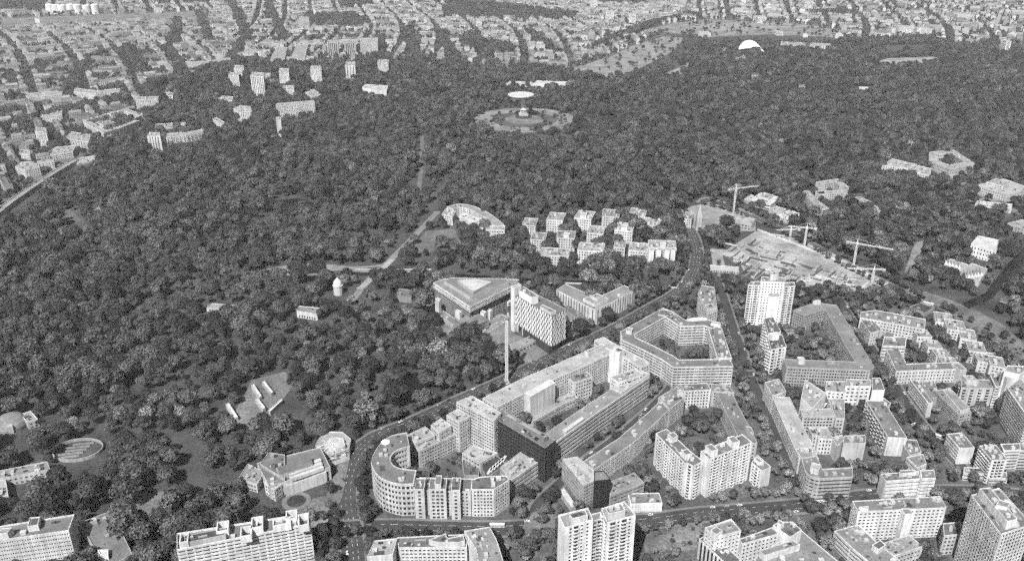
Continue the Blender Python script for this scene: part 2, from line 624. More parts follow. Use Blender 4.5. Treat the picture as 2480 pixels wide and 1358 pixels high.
# paved city ground
sheet('city_ground', pxp([(760, 1420), (800, 1250), (860, 1075), (1000, 1015), (1230, 925), (1500, 790), (1640, 705), (1700, 640), (1760, 690), (2150, 700), (2350, 740), (2560, 860), (2700, 1420)]), .03, mat('ground', .09))
sheet('far_city_ground', pxp([(-900, 560), (0, 520), (190, 385), (330, 330), (345, 250), (560, 150), (960, 150), (1190, 165), (1380, 175), (1500, 130), (1640, 70), (2100, 80), (2480, 105), (3200, 150), (3200, -60), (-900, -60)]), .03, mat('ground', .12))
LINES = []
ZR = [.06]
def road(pts, w, tone=.08, name='road', grow=1.0, pave=2.5, px=True, lanes=False):
    c = smooth_line(pxp(pts) if px else pts)
    LINES.append((c, w))
    L, R = ribbon_poly(c, w)
    ZR[0] += .006
    b = MB()
    n = len(c)
    b.add([(x, y, ZR[0]) for x, y in L] + [(x, y, ZR[0]) for x, y in R], [(i, n + i, n + i + 1, i + 1) for i in range(n - 1)])
    o = b.obj(name, mat('asphalt' if tone < .3 else 'ground', tone))
    rd = tag(o, kind='structure')
    mark(L + R[::-1], 2, grow)
    if pave:
        for s in (1, -1):
            A, B = ribbon_poly(c, s * w), ribbon_poly(c, s * (w + 2 * pave))
            b = MB()
            q0, q1 = A[0], B[0]
            zz = ZR[0] + .12
            v = [(x, y, ZR[0] - .05) for x, y in q0] + [(x, y, zz) for x, y in q0] + [(x, y, zz) for x, y in q1]
            b.add(v, [(k * n + i, k * n + i + 1, (k + 1) * n + i + 1, (k + 1) * n + i) for k in (0, 1) for i in range(n - 1)])
            o = b.obj('pavement', mat('asphalt', .17))
            tag(o, kind='structure')
            mark(q0 + q1[::-1], 2)
            ZR[0] += .002
    if lanes:
        b = MB()
        acc = 0
        for i in range(n - 1):
            a, e = Vector(c[i]), Vector(c[i + 1])
            d = (e - a).normalized()
            s = Vector((-d.y, d.x))
            t = 0
            while t < (e - a).length - 3:
                for off in lanes:
                    p = a + d * t + s * off
                    q = p + d * 3
                    b.add([(p.x - s.x * .12, p.y - s.y * .12, ZR[0] + .01), (q.x - s.x * .12, q.y - s.y * .12, ZR[0] + .01), (q.x + s.x * .12, q.y + s.y * .12, ZR[0] + .01), (p.x + s.x * .12, p.y + s.y * .12, ZR[0] + .01)], [(0, 1, 2, 3)])
                t += 8
        b.obj('lane_marking', mat('paint', .7), rd)
    return rd
# streets of the near quarter
road([(1640, 520), (1672, 560), (1688, 610), (1680, 660), (1645, 705), (1560, 755), (1470, 805), (1330, 868), (1230, 918), (1130, 962), (1000, 1022), (910, 1058), (868, 1095), (842, 1150), (838, 1220), (850, 1290), (860, 1400)], 17, .065, lanes=(-4, 0, 4))
road([(700, 1300), (800, 1282), (920, 1275), (1060, 1278), (1200, 1280), (1330, 1272), (1420, 1262), (1560, 1262), (1700, 1245), (1900, 1228), (2010, 1215), (2120, 1200), (2310, 1190), (2480, 1200)], 16, .055, lanes=(-3, 3))
road([(1290, 1275), (1300, 1225), (1345, 1180), (1400, 1130), (1480, 1070), (1560, 1005), (1610, 955), (1650, 920), (1780, 905), (1860, 905), (2000, 910), (2140, 925), (2210, 910), (2400, 905)], 9, .055)
road([(2060, 1250), (1980, 1225), (1930, 1150), (1890, 1070), (1850, 990), (1820, 920), (1795, 850), (1770, 780), (1755, 730), (1740, 690), (1720, 640)], 11, .055)
road([(2480, 1310), (2400, 1200), (2330, 1130), (2260, 1060), (2205, 990), (2150, 905), (2115, 850), (2060, 770), (2030, 720)], 10, .05)
road([(2010, 1235), (2090, 1300), (2140, 1370)], 9, .07)
road([(2480, 870), (2420, 830), (2340, 790), (2240, 740), (2150, 690), (2050, 640), (1960, 590), (1870, 545), (1780, 510), (1700, 490)], 14, .09, lanes=(-3, 3), grow=9)
road([(2250, 760), (2330, 850), (2400, 910), (2480, 990)], 8, .07)
# park avenues and paths
road([(505, 1215), (470, 1140), (430, 1050)], 16, .07, 'path', pave=0, grow=4)
road([(850, 730), (905, 665), (935, 640), (1000, 575), (1060, 512)], 10, .2, 'path', pave=0, grow=7)
road([(640, 655), (740, 640), (860, 648), (940, 640)], 7, .22, 'path', pave=0)
road([(1022, 330), (1021, 380), (1018, 430), (1010, 480)], 8, .14, 'path', pave=0, grow=7)
road([(1360, 290), (1480, 250), (1640, 225), (1900, 190), (2200, 150)], 16, .09, 'road', pave=0, grow=7)
road([(1180, 300), (900, 330), (520, 355), (250, 378)], 16, .08, 'road', pave=0, grow=7)
road([(1240, 310), (1100, 420), (1040, 520)], 9, .08, 'road', pave=0, grow=7)
road([(1330, 310), (1450, 400), (1600, 470), (1680, 500)], 9, .07, 'road', pave=0, grow=7)
road([(0, 700), (90, 695), (170, 690), (235, 688)], 7, .22, 'path', pave=0)
road([(300, 830), (350, 800), (360, 765)], 7, .2, 'path', pave=0)
road([(2200, 520), (2320, 490), (2480, 480)], 11, .2, 'road')
road([(2260, 400), (2340, 450), (2420, 495), (2480, 520)], 11, .18, 'road')
road([(1690, 490), (1720, 480), (1830, 520)], 8, .2, 'path', pave=0)
# great star roundabout
gc = P(1270, 290)
for r0, tone, zz in ((118, .2, .30), (74, .08, .34), (44, .17, .38)):
    b = MB()
    b.lathe(gc[0], gc[1], [(r0, zz - .2), (r0, zz)], 48)
    tag(b.obj('roundabout', mat('ground', tone)), kind='structure')
mark([(gc[0] + 116 * math.cos(i * .26), gc[1] - 22 + 136 * math.sin(i * .26)) for i in range(24)], 2)
def clearing(pts, tone, name='lawn', z=.045, val=3):
    p = pxp(pts)
    ZR[0] += .003
    sheet(name, p, ZR[0] - .02, mat('ground', tone))
    mark(p, val)
clearing([(1395, 188), (1375, 168), (1480, 138), (1530, 112), (1610, 88), (1655, 92), (1640, 118), (1600, 142), (1550, 165), (1470, 194)], .22)
clearing([(1545, 76), (1640, 56), (1720, 48), (1900, 58), (2080, 78), (2040, 92), (1860, 84), (1720, 90), (1640, 82)], .2)
clearing([(1600, 182), (1650, 162), (1690, 138), (1668, 172), (1620, 194)], .26)
clearing([(1640, 60), (1860, 52), (2000, 66), (1860, 70), (1740, 76)], .24, 'rail_yard')
clearing([(2120, 150), (2150, 142), (2260, 138), (2290, 146), (2220, 164), (2150, 162)], .28)
clearing([(0, 45), (420, 30), (500, 25), (500, 50), (200, 60), (0, 75)], .17, 'rail_yard')
clearing([(370, 222), (420, 190), (450, 185), (430, 205), (390, 225)], .3, 'lawn')
clearing([(1690, 600), (1760, 605), (1830, 560), (1900, 570), (2010, 610), (2100, 655), (2180, 700), (2060, 715), (1950, 695), (1860, 665), (1800, 655), (1790, 630)], .3, 'building_site')
clearing([(1722, 612), (1748, 612), (1758, 650), (1728, 652)], .26, 'building_site')
random.seed(9)
for i in range(26):
    x, y = random.uniform(1790, 2120), random.uniform(575, 700)
    if y < 572 + (x - 1760) * .36 or y > 668 + (x - 1760) * .07:
        continue
    w_, q_ = random.uniform(12, 46), random.uniform(3, 9)
    clearing([(x + w_ * math.cos(a) * random.uniform(.6, 1.1), y + q_ * math.sin(a) * random.uniform(.6, 1.1) + w_ * .3 * math.cos(a)) for a in [k * .7 for k in range(9)]], random.choice((.07, .12, .2, .38)), 'excavation')
clearing([(1650, 505), (1720, 490), (1830, 530), (1830, 560), (1700, 560), (1660, 545)], .24, 'building_site')
clearing([(2180, 690), (2300, 725), (2420, 780), (2480, 830), (2480, 870), (2350, 800), (2200, 730)], .14, 'verge')
clearing([(2190, 660), (2215, 590), (2240, 580), (2230, 610), (2205, 665)], .2, 'verge')
clearing([(650, 650), (800, 640), (900, 655), (1040, 655), (940, 665), (700, 668)], .2, 'lawn')
clearing([(560, 1015), (610, 920), (690, 900), (715, 930), (650, 1010), (610, 1042)], .15, 'paddock')
clearing([(1290, 1240), (1345, 1235), (1345, 1300), (1250, 1300)], .14, 'forecourt')
clearing([(1560, 1290), (1700, 1265), (1700, 1330), (1560, 1340)], .16, 'lawn')
clearing([(790, 1200), (830, 1100), (850, 1090), (830, 1200), (800, 1270), (700, 1290), (720, 1215)], .16, 'forecourt')
clearing([(210, 520), (240, 500), (255, 530), (230, 545)], .18)
clearing([(500, 735), (600, 740), (590, 765), (510, 760)], .16)
clearing([(990, 615), (1030, 560), (1100, 555), (1120, 590), (1050, 610)], .13)
clearing([(1130, 800), (1230, 800), (1330, 850), (1290, 880), (1180, 860)], .15, 'hotel_garden', val=4)
clearing([(330, 1200), (420, 1185), (440, 1215), (380, 1240), (350, 1290), (330, 1270)], .13)
clearing([(160, 500), (140, 560), (200, 590), (230, 560)], .1)
clearing([(1030, 728), (1036, 778), (1090, 815), (1140, 832), (1235, 805), (1240, 765), (1150, 745)], .16, 'hotel_garden', val=4)
# water: park canal, the right-hand canal, zoo ponds
def water(pts, name='canal'):
    p = pxp(pts)
    ZR[0] += .003
    sheet(name, p, ZR[0], mat('water', .012))
    mark(p, 3, 2)
    for k in (6, 12, 18):
        mark([(x - x / y * k, y - k) for x, y in p], 3, 1)
water([(620, 662), (760, 662), (900, 668), (1080, 672), (1280, 681), (1500, 691), (1640, 697), (1640, 690), (1500, 684), (1280, 674), (1080, 662), (900, 660), (760, 655)])
water([(2520, 560), (2440, 640), (2385, 710), (2330, 735), (2345, 748), (2405, 722), (2460, 655), (2540, 580)])
water([(980, 915), (1010, 900), (1030, 922), (1020, 955), (985, 960), (972, 940)], 'pond')
water([(640, 490), (720, 480), (770, 495), (700, 505)], 'pond')
water([(395, 1188), (425, 1183), (430, 1195), (405, 1202)], 'pond')
def quay(pts, label):
    c = smooth_line(pxp(pts))
    L, R = ribbon_poly(c, 2.2)
    b = MB()
    n = len(c)
    v = [(x, y, 0) for x, y in L] + [(x, y, 1.1) for x, y in L] + [(x, y, 1.1) for x, y in R] + [(x, y, 0) for x, y in R]
    b.add(v, [(k * n + i, k * n + i + 1, (k + 1) * n + i + 1, (k + 1) * n + i) for k in (0, 1, 2) for i in range(n - 1)])
    tag(b.obj('quay_wall', mat('wall', .5)), label, 'wall')
quay([(1278, 683), (1400, 687), (1520, 692), (1640, 697)], 'pale canal quay wall running past the hotel towards the ring road')
quay([(860, 653), (940, 653), (1045, 653)], 'pale canal quay wall crossing under the park bridge')
road([(870, 700), (905, 672), (930, 648), (950, 628)], 9, .3, 'bridge_deck', pave=0)
# railway viaduct
vp = pxp([(-60, 572), (0, 520), (60, 475), (130, 428), (185, 395)])
root = thing('railway_viaduct', 'long pale railway viaduct curving out of the wood to the terminus shed', 'viaduct', *vp[2])
c = smooth_line(vp, 8)
L, R = ribbon_poly(c, 13)
b = MB()
n = len(c)
v = [(x, y, 0) for x, y in L] + [(x, y, 6.5) for x, y in L] + [(x, y, 6.5) for x, y in R] + [(x, y, 0) for x, y in R]
b.add(v, [(k * n + i, k * n + i + 1, (k + 1) * n + i + 1, (k + 1) * n + i) for k in (0, 1, 2) for i in range(n - 1)])
link('deck', b.mesh('deck', mat('wall', .3)), root)
for off in (-6, 6):
    A, B = ribbon_poly([tuple(p) for p in c], 2 * abs(off)), ribbon_poly([tuple(p) for p in c], 2 * abs(off) - 1.6)
    a_, b_ = (A[0], B[0]) if off > 0 else (A[1], B[1])
    m = MB()
    v = [(x, y, 6.5) for x, y in a_] + [(x, y, 7.9) for x, y in a_] + [(x, y, 7.9) for x, y in b_] + [(x, y, 6.5) for x, y in b_]
    m.add(v, [(k * n + i, k * n + i + 1, (k + 1) * n + i + 1, (k + 1) * n + i) for k in (0, 1, 2) for i in range(n - 1)])
    link('parapet', m.mesh('parapet', mat('wall', .55)), root)
for o in root.children:
    o.location = -root.location
mark(L + R[::-1], 1, 4)
for k in (8, 16, 24, 32, 40, 48, 56, 64):
    mark([(x - x / y * k, y - k) for x, y in L + R[::-1]], 1, 2)

# ================================================================== NEAR BUILDINGS
h = HT(998, 1249, 1172)
NONE = {'s': 'none'}
def RIB(**k): return dict(s='ribbon', **k)
def GRD(**k): return dict(s='grid', **k)
def BAL(**k): return dict(s='balc', **k)
def FIN(**k): return dict(s='fins', **k)
outer = smooth_line([(985, 1046), (950, 1053), (926, 1068), (906, 1096), (900, 1119), (906, 1138), (922, 1156), (946, 1166), (971, 1171), (1001, 1170)], 3)
inner = smooth_line([(1007, 1137), (983, 1135), (964, 1131), (950, 1122), (945, 1107), (958, 1091), (978, 1083), (992, 1080)], 3)
r = building('bank_building', 'horseshoe shaped pale stone bank with rounded end at the street bend', [
    (outer + inner, h, dict(st=RIB(fh=5.0, h=2.9, edge=.7, proud=.5, glass=.02), wall=.5, roof=.16, par=.9, gear=18))])
hp = P(934, 1068, h)  # bright reflection on the roof, modelled as a raised white disc
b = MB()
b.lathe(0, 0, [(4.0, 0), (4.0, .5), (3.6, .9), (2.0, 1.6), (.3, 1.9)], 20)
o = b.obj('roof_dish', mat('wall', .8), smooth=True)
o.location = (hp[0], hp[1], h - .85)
tag(o, 'round white dish of reflected light, modelled on the rounded roof of the bank', 'dish')
h2 = HT(1080, 1249, 1190)
building('street_block', 'pale terrace with three raised roof pavilions beside the round bank', [
    ([(1003, 1186), (1140, 1190), (1138, 1158)], h2, dict(st=GRD(sp=3.0, w=1.5, h=1.9, fh=3.2), wall=.52, roof=.12)),
    ([(1003, 1184), (1027, 1184), (1026, 1157)], h2 + 5, dict(st=GRD(sp=3.5, w=2.2, h=2), wall=.55, roof=.14)),
    ([(1038, 1184), (1080, 1184), (1079, 1157)], h2 + 5.2, dict(st=GRD(sp=3.5, w=2.2, h=2), wall=.55, roof=.14)),
    ([(1092, 1186), (1114, 1186), (1114, 1155)], h2 + 5.1, dict(st=GRD(sp=3.5, w=2.2, h=2), wall=.55, roof=.14)),
    ([(1053, 1172), (1068, 1172), (1068, 1150)], h2 + 9, dict(st=NONE, wall=.5, roof=.2, z0=h2 - 2))])
h3 = HT(1197, 1250, 1184)
building('corner_block', 'bright corner block with dense square windows and dark flat roof', [
    ([(1142, 1184), (1197, 1184), (1234, 1160), (1225, 1150), (1165, 1153), (1142, 1160)], h3, dict(st=GRD(sp=2.6, w=1.5, h=1.7, fh=3.1), wall=.6, roof=.13))])
h4 = HT(1240, 1205, 1163)
building('low_office_wing', 'low office wing with pale roof at the foot of the dark glass tower', [
    ([(1212, 1130), (1238, 1162), (1316, 1108), (1270, 1086)], h4, dict(st=RIB(fh=3.4, h=1.6, seg=5), wall=.5, roof=.33))])
h5 = HT(1322, 1168, 1084)
building('dark_glass_tower', 'black glass office slab with pale roof rail standing over the courtyards', [
    ([(1204, 1016), (1320, 1085), (1346, 1064), (1216, 992)], h5, dict(st=dict(s='mull', sp=3.2, fh=3.6, band=.09), wall=.025, roof=.14, ptone=.34, par=1.4)),
    ([(1222, 1004), (1318, 1060), (1326, 1054)], h5 + 3.2, dict(st=NONE, z0=h5 - 2, wall=.2, roof=.3, gear=2))])
h6 = HT(1345, 1132, 1066)
building('ribbon_office', 'long slab with strong dark ribbon windows stretching away from the dark tower', [
    (('bar', [(1348, 1068), (1452, 994), (1500, 962), (1572, 912)], 15), h6 - 3, dict(st=RIB(fh=3.6, h=1.8), wall=.5, roof=.24)),
    ([(1362, 1040), (1370, 1045), (1416, 1012), (1408, 1008)], h6 - .6, dict(st=NONE, z0=h6 - 5, wall=.55, roof=.5, gear=0))])
h7 = 31
building('pale_court_block', 'large washed pale perimeter block with inner courtyards along the park avenue', [
    (('bar', [(1490, 852), (1400, 892), (1300, 936), (1205, 985)], -21), h7, dict(st=GRD(sp=2.9, w=1.5, h=1.7, fh=3.1), wall=.55, roof=.36)),
    (('bar', [(1574, 880), (1545, 862), (1490, 832), (1462, 815)], 13), h7 + 1, dict(st=GRD(sp=3.2, w=2), wall=.58, roof=.36)),
    (('bar', [(1575, 905), (1540, 928), (1505, 950)], -13), h7 - 4, dict(st=GRD(sp=3.2, w=2), wall=.58, roof=.36)),
    ([(1372, 912), (1390, 926), (1428, 905)], 24, dict(st=GRD(sp=3.2), wall=.58, roof=.18)),
    ([(1478, 912), (1498, 926), (1545, 897)], 30, dict(st=GRD(sp=3.2), wall=.72, roof=.3)),
    ([(1476, 845), (1500, 855), (1512, 846)], h7 + 8, dict(st=NONE, wall=.74, roof=.4)),
    ([(1415, 850), (1475, 822), (1480, 830)], h7 + 3.5, dict(st=NONE, z0=29, wall=.6, roof=.3)),
    ([(1270, 950), (1330, 918), (1345, 926), (1285, 960)], h7 + 1.6, dict(st=NONE, wall=.66, roof=.55, gear=1))], single=True)
building('courtyard_wing', 'low pale wing with sawn roof lights inside the large court block', [
    (('bar', [(1290, 1020), (1370, 975), (1400, 962)], 12), 9, dict(st=GRD(sp=3.2), wall=.5, roof=.3))])
h8 = 40
building('stepped_office', 'pale office slab stepping down in terraces towards the round bank', [
    ([(1105, 972), (1197, 1018), (1214, 999), (1144, 957)], h8, dict(st=GRD(sp=2.8, w=1.7, h=1.5, fh=3.2), wall=.52, roof=.4)),
    ([(1081, 1004), (1112, 1022), (1138, 1008), (1110, 988)], h8 - 7, dict(st=GRD(sp=2.8, w=1.7, h=1.5), wall=.52, roof=.36)),
    ([(1043, 1029), (1064, 1047), (1093, 1030), (1068, 1011)], h8 - 13, dict(st=GRD(sp=2.8, w=1.7, h=1.5), wall=.52, roof=.36)),
    ([(985, 1053), (1006, 1072), (1053, 1053), (1030, 1031)], h8 - 17, dict(st=GRD(sp=2.8, w=1.7, h=1.5), wall=.52, roof=.32)),
    ([(1006, 1082), (1016, 1092), (1110, 1048), (1098, 1040)], h8 - 22, dict(st=GRD(sp=2.8, w=1.7, h=1.5), wall=.48, roof=.3))])
building('court_hall', 'low square hall with pale roof squeezed into the bank courtyard', [
    ([(1119, 1096), (1163, 1120), (1206, 1095), (1142, 1077)], 20, dict(st=GRD(sp=3.4), wall=.5, roof=.36)),
    ([(1118, 1110), (1124, 1150), (1160, 1150), (1158, 1118)], 13, dict(st=NONE, wall=.35, roof=.1))])
root = building('skylight_hall', 'dark roofed hall carrying a row of pale skylight ridges', [
    ([(1163, 1120), (1177, 1158), (1226, 1122), (1200, 1098)], 17, dict(st=GRD(sp=4), wall=.3, roof=.05, gear=0))])
for i in range(6):
    x, y = P(1186 + i * 7, 1140 - i * 6, 17)
    b = MB()
    b.box(-1.2, 1.2, -4, 4, 0, 1.3)
    link('skylight', b.mesh('skylight', mat('wall', .6)), root, (x, y, 16.3), -.35)
h9 = HT(1411, 1228, 1176)
building('wedge_office', 'light grey office block with slanted pale roof by the street fork', [
    ([(1362, 1111), (1413, 1175), (1438, 1163), (1438, 1136), (1398, 1104)], h9, dict(st=RIB(fh=3.3, h=1.2, seg=2.6, gap=1.0, proud=.2), wall=.42, roof=.4)),
    ([(1356, 1188), (1384, 1229), (1395, 1222), (1366, 1180)], 5, dict(st=NONE, wall=.5, roof=.45, gear=0))])
h10 = HT(1438, 1230, 1163)
building('black_wedge', 'black windowless stair wedge attached between two office blocks', [
    ([(1439, 1164), (1479, 1160), (1462, 1138), (1440, 1141)], h10, dict(st=dict(s='mull', sp=4, fh=9, band=.05), wall=.02, roof=.2, gear=1))])
building('low_ribbon_hall', 'wide low office hall with flat grey roof and three dark window bands', [
    ([(1478, 1200), (1560, 1168), (1536, 1143), (1475, 1166)], 15, dict(st=RIB(fh=3.5, h=1.5, seg=3.4, gap=.7), wall=.33, roof=.22))])
building('white_canopy_pavilion', 'small flat pavilion with white banded front near the twin towers', [
    ([(1528, 1219), (1604, 1217), (1585, 1192)], 9, dict(st=RIB(fh=3, h=.6, proud=.6), wall=.75, roof=.2))])
h11 = 66
root = building('twin_tower', 'white twin apartment towers with dark balcony stacks and roof terraces', [
    ([(1368, 1277), (1437, 1257), (1424, 1228), (1352, 1246)], h11, dict(st=BAL(sp=4.4, w=3.6, every=3, ph=1, fh=3.0, ends=NONE, endlen=15), wall=.78, roof=.22, par=1.2)),
    ([(1470, 1264), (1540, 1246), (1512, 1212), (1456, 1230)], h11 + 2, dict(st=BAL(sp=4.4, w=4.2, every=2, ph=0, fh=3.0, ends=NONE, endlen=12), wall=.78, roof=.22, par=1.2)),
    ([(1430, 1262), (1474, 1250), (1462, 1236), (1425, 1246)], h11 - 4, dict(st=BAL(sp=3.6, w=3, every=1, fh=3.0), wall=.55, roof=.2)),
    ([(1385, 1256), (1424, 1246), (1416, 1232), (1378, 1240)], h11 + 4.5, dict(st=NONE, z0=h11 - 2, wall=.6, roof=.18, gear=3)),
    ([(1474, 1244), (1515, 1234), (1504, 1217), (1466, 1228)], h11 + 6.5, dict(st=NONE, z0=h11, wall=.6, roof=.22, gear=3))])
building('bottom_hotel', 'L shaped white building with curved glass penthouse beside the wide junction', [
    ([(965, 1325), (1131, 1324), (1128, 1292), (962, 1300)], 21, dict(st=GRD(sp=3.2, w=2.0, h=1.4), wall=.62, roof=.14, gear=14)),
    ([(889, 1347), (951, 1342), (962, 1302), (907, 1308)], 24, dict(st=NONE, wall=.66, roof=.3)),
    ([(1124, 1284), (1153, 1330), (1164, 1385), (1226, 1380), (1204, 1308), (1186, 1274)], 27, dict(st=GRD(sp=3.8, w=1.2, h=1.2), wall=.62, roof=.24)),
    (smooth_line([(1038, 1306), (1060, 1312), (1090, 1314), (1126, 1308), (1122, 1294), (1086, 1302), (1080, 1290)], 2), 25, dict(st=NONE, z0=19, wall=.55, roof=.15, gear=2))])
h12 = HT(1660, 1203, 1124)
NB = BAL(sp=3.7, w=2.7, every=3, ph=1, fh=2.9)
building('white_zigzag_highrise', 'white zigzag apartment high rise with rows of balconies and roof huts', [
    ([(1588, 1048), (1662, 1124), (1690, 1109), (1615, 1037)], h12, dict(st=NB, wall=.74, roof=.15)),
    ([(1662, 1119), (1680, 1128), (1703, 1116), (1676, 1094)], h12 + 1, dict(st=dict(NB, ph=0), wall=.7, roof=.15)),
    ([(1697, 1092), (1718, 1111), (1822, 1070), (1798, 1050)], h12 + 6, dict(st=dict(NB, ends=NONE, endlen=14), wall=.76, roof=.16, par=1.1)),
    ([(1820, 1119), (1846, 1140), (1868, 1129), (1834, 1100)], HT(1866, 1174, 1129), dict(st=dict(NB, ends=NONE, endlen=13), wall=.76, roof=.2)),
    ([(1617, 1050), (1630, 1060), (1642, 1052)], h12 + 5, dict(st=NONE, z0=h12 - 2, wall=.74, roof=.18, gear=0)),
    ([(1650, 1090), (1662, 1101), (1675, 1094)], h12 + 5, dict(st=NONE, z0=h12 - 2, wall=.74, roof=.18, gear=0)),
    ([(1708, 1078), (1724, 1092), (1738, 1086)], h12 + 11, dict(st=NONE, z0=h12 + 3, wall=.78, roof=.18, gear=0)),
    ([(1761, 1058), (1776, 1072), (1790, 1066)], h12 + 11, dict(st=NONE, z0=h12 + 3, wall=.78, roof=.18, gear=0)),
    ([(1826, 1108), (1838, 1119), (1846, 1115)], HT(1866, 1174, 1129) + 4, dict(st=NONE, z0=20, wall=.78, roof=.2, gear=0))])
building('street_terrace', 'long bending terrace with flat grey roofs facing the park side street', [
    (('bar', [(1438, 1137), (1532, 1073), (1600, 1012), (1628, 984)], 14), 19, dict(st=GRD(sp=3.0, w=1.5, h=1.7, fh=3.1), wall=.55, roof=.17, gear=14)),
    ([(1622, 990), (1658, 962), (1640, 934), (1594, 962)], 21, dict(st=GRD(sp=3.0, w=1.5), wall=.55, roof=.2)),
    ([(1640, 944), (1660, 956), (1670, 948)], 25, dict(st=NONE, z0=18, wall=.6, roof=.3, gear=0))])
building('courtyard_terrace', 'pale terrace closing the green courtyard behind the white zigzag high rise', [
    ([(1656, 946), (1722, 943), (1719, 926)], 21, dict(st=GRD(sp=3.0, w=1.6, fh=3.1), wall=.6, roof=.15)),
    ([(1724, 946), (1778, 950), (1764, 932), (1722, 928)], 18, dict(st=GRD(sp=3.0, w=1.6), wall=.42, roof=.17))])
building('side_street_row', 'row of old houses with parapet steps down the street past the courtyard', [
    (('bar', [(1764, 932), (1790, 985), (1822, 1046), (1834, 1072)], -15), 17, dict(st=GRD(sp=3.2, w=1.4, fh=3.3), wall=.42, roof=.16, gear=14)),
    ([(1806, 1030), (1826, 1058), (1838, 1052)], 21, dict(st=NONE, z0=15, wall=.5, roof=.2, gear=1))])
h13 = 24
building('curved_court_block', 'rounded residential block with white balcony bands round a planted courtyard', [
    (('bar', [(1745, 785), (1760, 830), (1772, 866)], -15), h13 - .6, dict(st=RIB(fh=3.2, h=1.5, seg=4.2, gap=.7, proud=.5), wall=.58, roof=.16)),
    (('bar', [(1776, 886), (1630, 888), (1604, 870), (1560, 847), (1506, 822), (1503, 802), (1560, 770), (1606, 745)], -15), h13, dict(st=RIB(fh=3.2, h=1.5, seg=4.2, gap=.7, proud=.5), wall=.58, roof=.16)),
    (('bar', [(1600, 748), (1626, 752), (1660, 774), (1712, 772), (1744, 784)], -15), h13 + .5, dict(st=RIB(fh=3.2, h=1.5, seg=4.2, gap=.7, proud=.5), wall=.58, roof=.16)),
    ([(1664, 771), (1712, 769), (1711, 762)], h13 + 3.5, dict(st=NONE, z0=22, wall=.72, roof=.4, gear=0)),
    ([(1516, 800), (1530, 802), (1532, 793)], h13 + 3.5, dict(st=NONE, z0=22, wall=.66, roof=.3, gear=0)),
    ([(1722, 782), (1746, 786), (1748, 778)], h13 + 3, dict(st=NONE, z0=22, wall=.7, roof=.3, gear=0))])
building('corner_house', 'narrow stepped house at the head of the avenue by the canal', [
    ([(1690, 712), (1712, 760), (1738, 752), (1730, 695), (1700, 690)], 22, dict(st=GRD(sp=3.4), wall=.52, roof=.2)),
    ([(1712, 748), (1736, 745), (1735, 732)], 25, dict(st=NONE, z0=18, wall=.62, roof=.25))])
h14 = HT(1850, 780, 686)
building('cross_tower', 'tall white cross shaped apartment tower with striped balcony wings', [
    ([(1812, 690), (1853, 691), (1856, 680), (1818, 681)], h14, dict(st=BAL(sp=3.6, w=3.2, every=2, ph=0, fh=3.1), wall=.7, roof=.2, ptone=.78)),
    ([(1898, 694), (1926, 692), (1924, 682), (1898, 684)], h14, dict(st=BAL(sp=3.6, w=3.2, every=2, ph=0, fh=3.1), wall=.7, roof=.2, ptone=.78)),
    ([(1843, 681), (1901, 683), (1903, 671), (1844, 669)], h14 + 6, dict(st=GRD(sp=3.4, w=1.4, h=1.4), wall=.78, roof=.25)),
    ([(1861, 718), (1888, 719), (1889, 702), (1862, 701)], h14 - 8, dict(st=NONE, wall=.8, roof=.3, gear=0)),
    ([(1862, 706), (1884, 707), (1885, 696)], h14 - 2, dict(st=NONE, z0=30, wall=.78, roof=.3, gear=0)),
    ([(1866, 664), (1886, 665), (1886, 658)], h14 + 13, dict(st=NONE, z0=h14, wall=.55, roof=.3, gear=2))])
h15 = HT(1864, 906, 846)
building('white_gable_slab', 'narrow dark roofed slab with blank white end wall below the cross tower', [
    ([(1867, 846), (1905, 839), (1894, 809), (1858, 814)], h15, dict(st=BAL(sp=4, w=3, every=2, ph=0, ends=GRD(sp=5, w=1.6, h=1.4), endlen=14), wall=.74, roof=.09)),
    ([(1860, 808), (1892, 803), (1872, 766), (1850, 770)], h15 + 2, dict(st=BAL(sp=4, w=3, every=2, ph=0), wall=.66, roof=.1)),
    ([(1870, 812), (1888, 809), (1887, 802)], h15 + 6, dict(st=NONE, z0=h15 - 2, wall=.78, roof=.5, gear=0))])
building('brown_court_block', 'large grey four sided office block with open lawn court', [
    (('bar', [(1922, 750), (1976, 732), (2026, 738), (2068, 806), (2118, 888), (2108, 896), (1905, 888)], -17), 22, dict(st=GRD(sp=2.8, w=1.7, h=1.7, fh=3.4), wall=.36, roof=.2, gear=16)),
    ([(1952, 728), (1988, 729), (1988, 723)], 26, dict(st=NONE, z0=20, wall=.6, roof=.4, gear=0)),
    ([(1934, 872), (1950, 873), (1949, 864)], 26, dict(st=NONE, z0=20, wall=.6, roof=.4, gear=0))])
sheet('court_lawn', pxp([(1920, 790), (1985, 790), (2070, 880), (1925, 875)]), .5, mat('ground', .07))
building('pale_linear_block', 'pale straight apartment row with rounded left end beyond the office court', [
    ([(2083, 768), (2240, 796), (2242, 772), (2120, 750), (2085, 755)], 19, dict(st=GRD(sp=3.4, w=1.6), wall=.58, roof=.2)),
    ([(2086, 776), (2108, 806), (2136, 798), (2108, 768)], 17, dict(st=GRD(sp=3.4, w=1.6), wall=.58, roof=.13))])
building('angled_row', 'long pale apartment row turning a blunt corner at the crossroads', [
    (('bar', [(2143, 838), (2170, 898), (2340, 892)], 14), 16, dict(st=GRD(sp=3.3, w=1.5), wall=.6, roof=.16, gear=12)),
    ([(2137, 836), (2193, 838), (2195, 815), (2142, 815)], 20, dict(st=RIB(fh=3.2, h=1.3), wall=.6, roof=.15)),
    ([(2326, 896), (2342, 894), (2336, 876)], 18, dict(st=NONE, wall=.6, roof=.2, gear=0))])
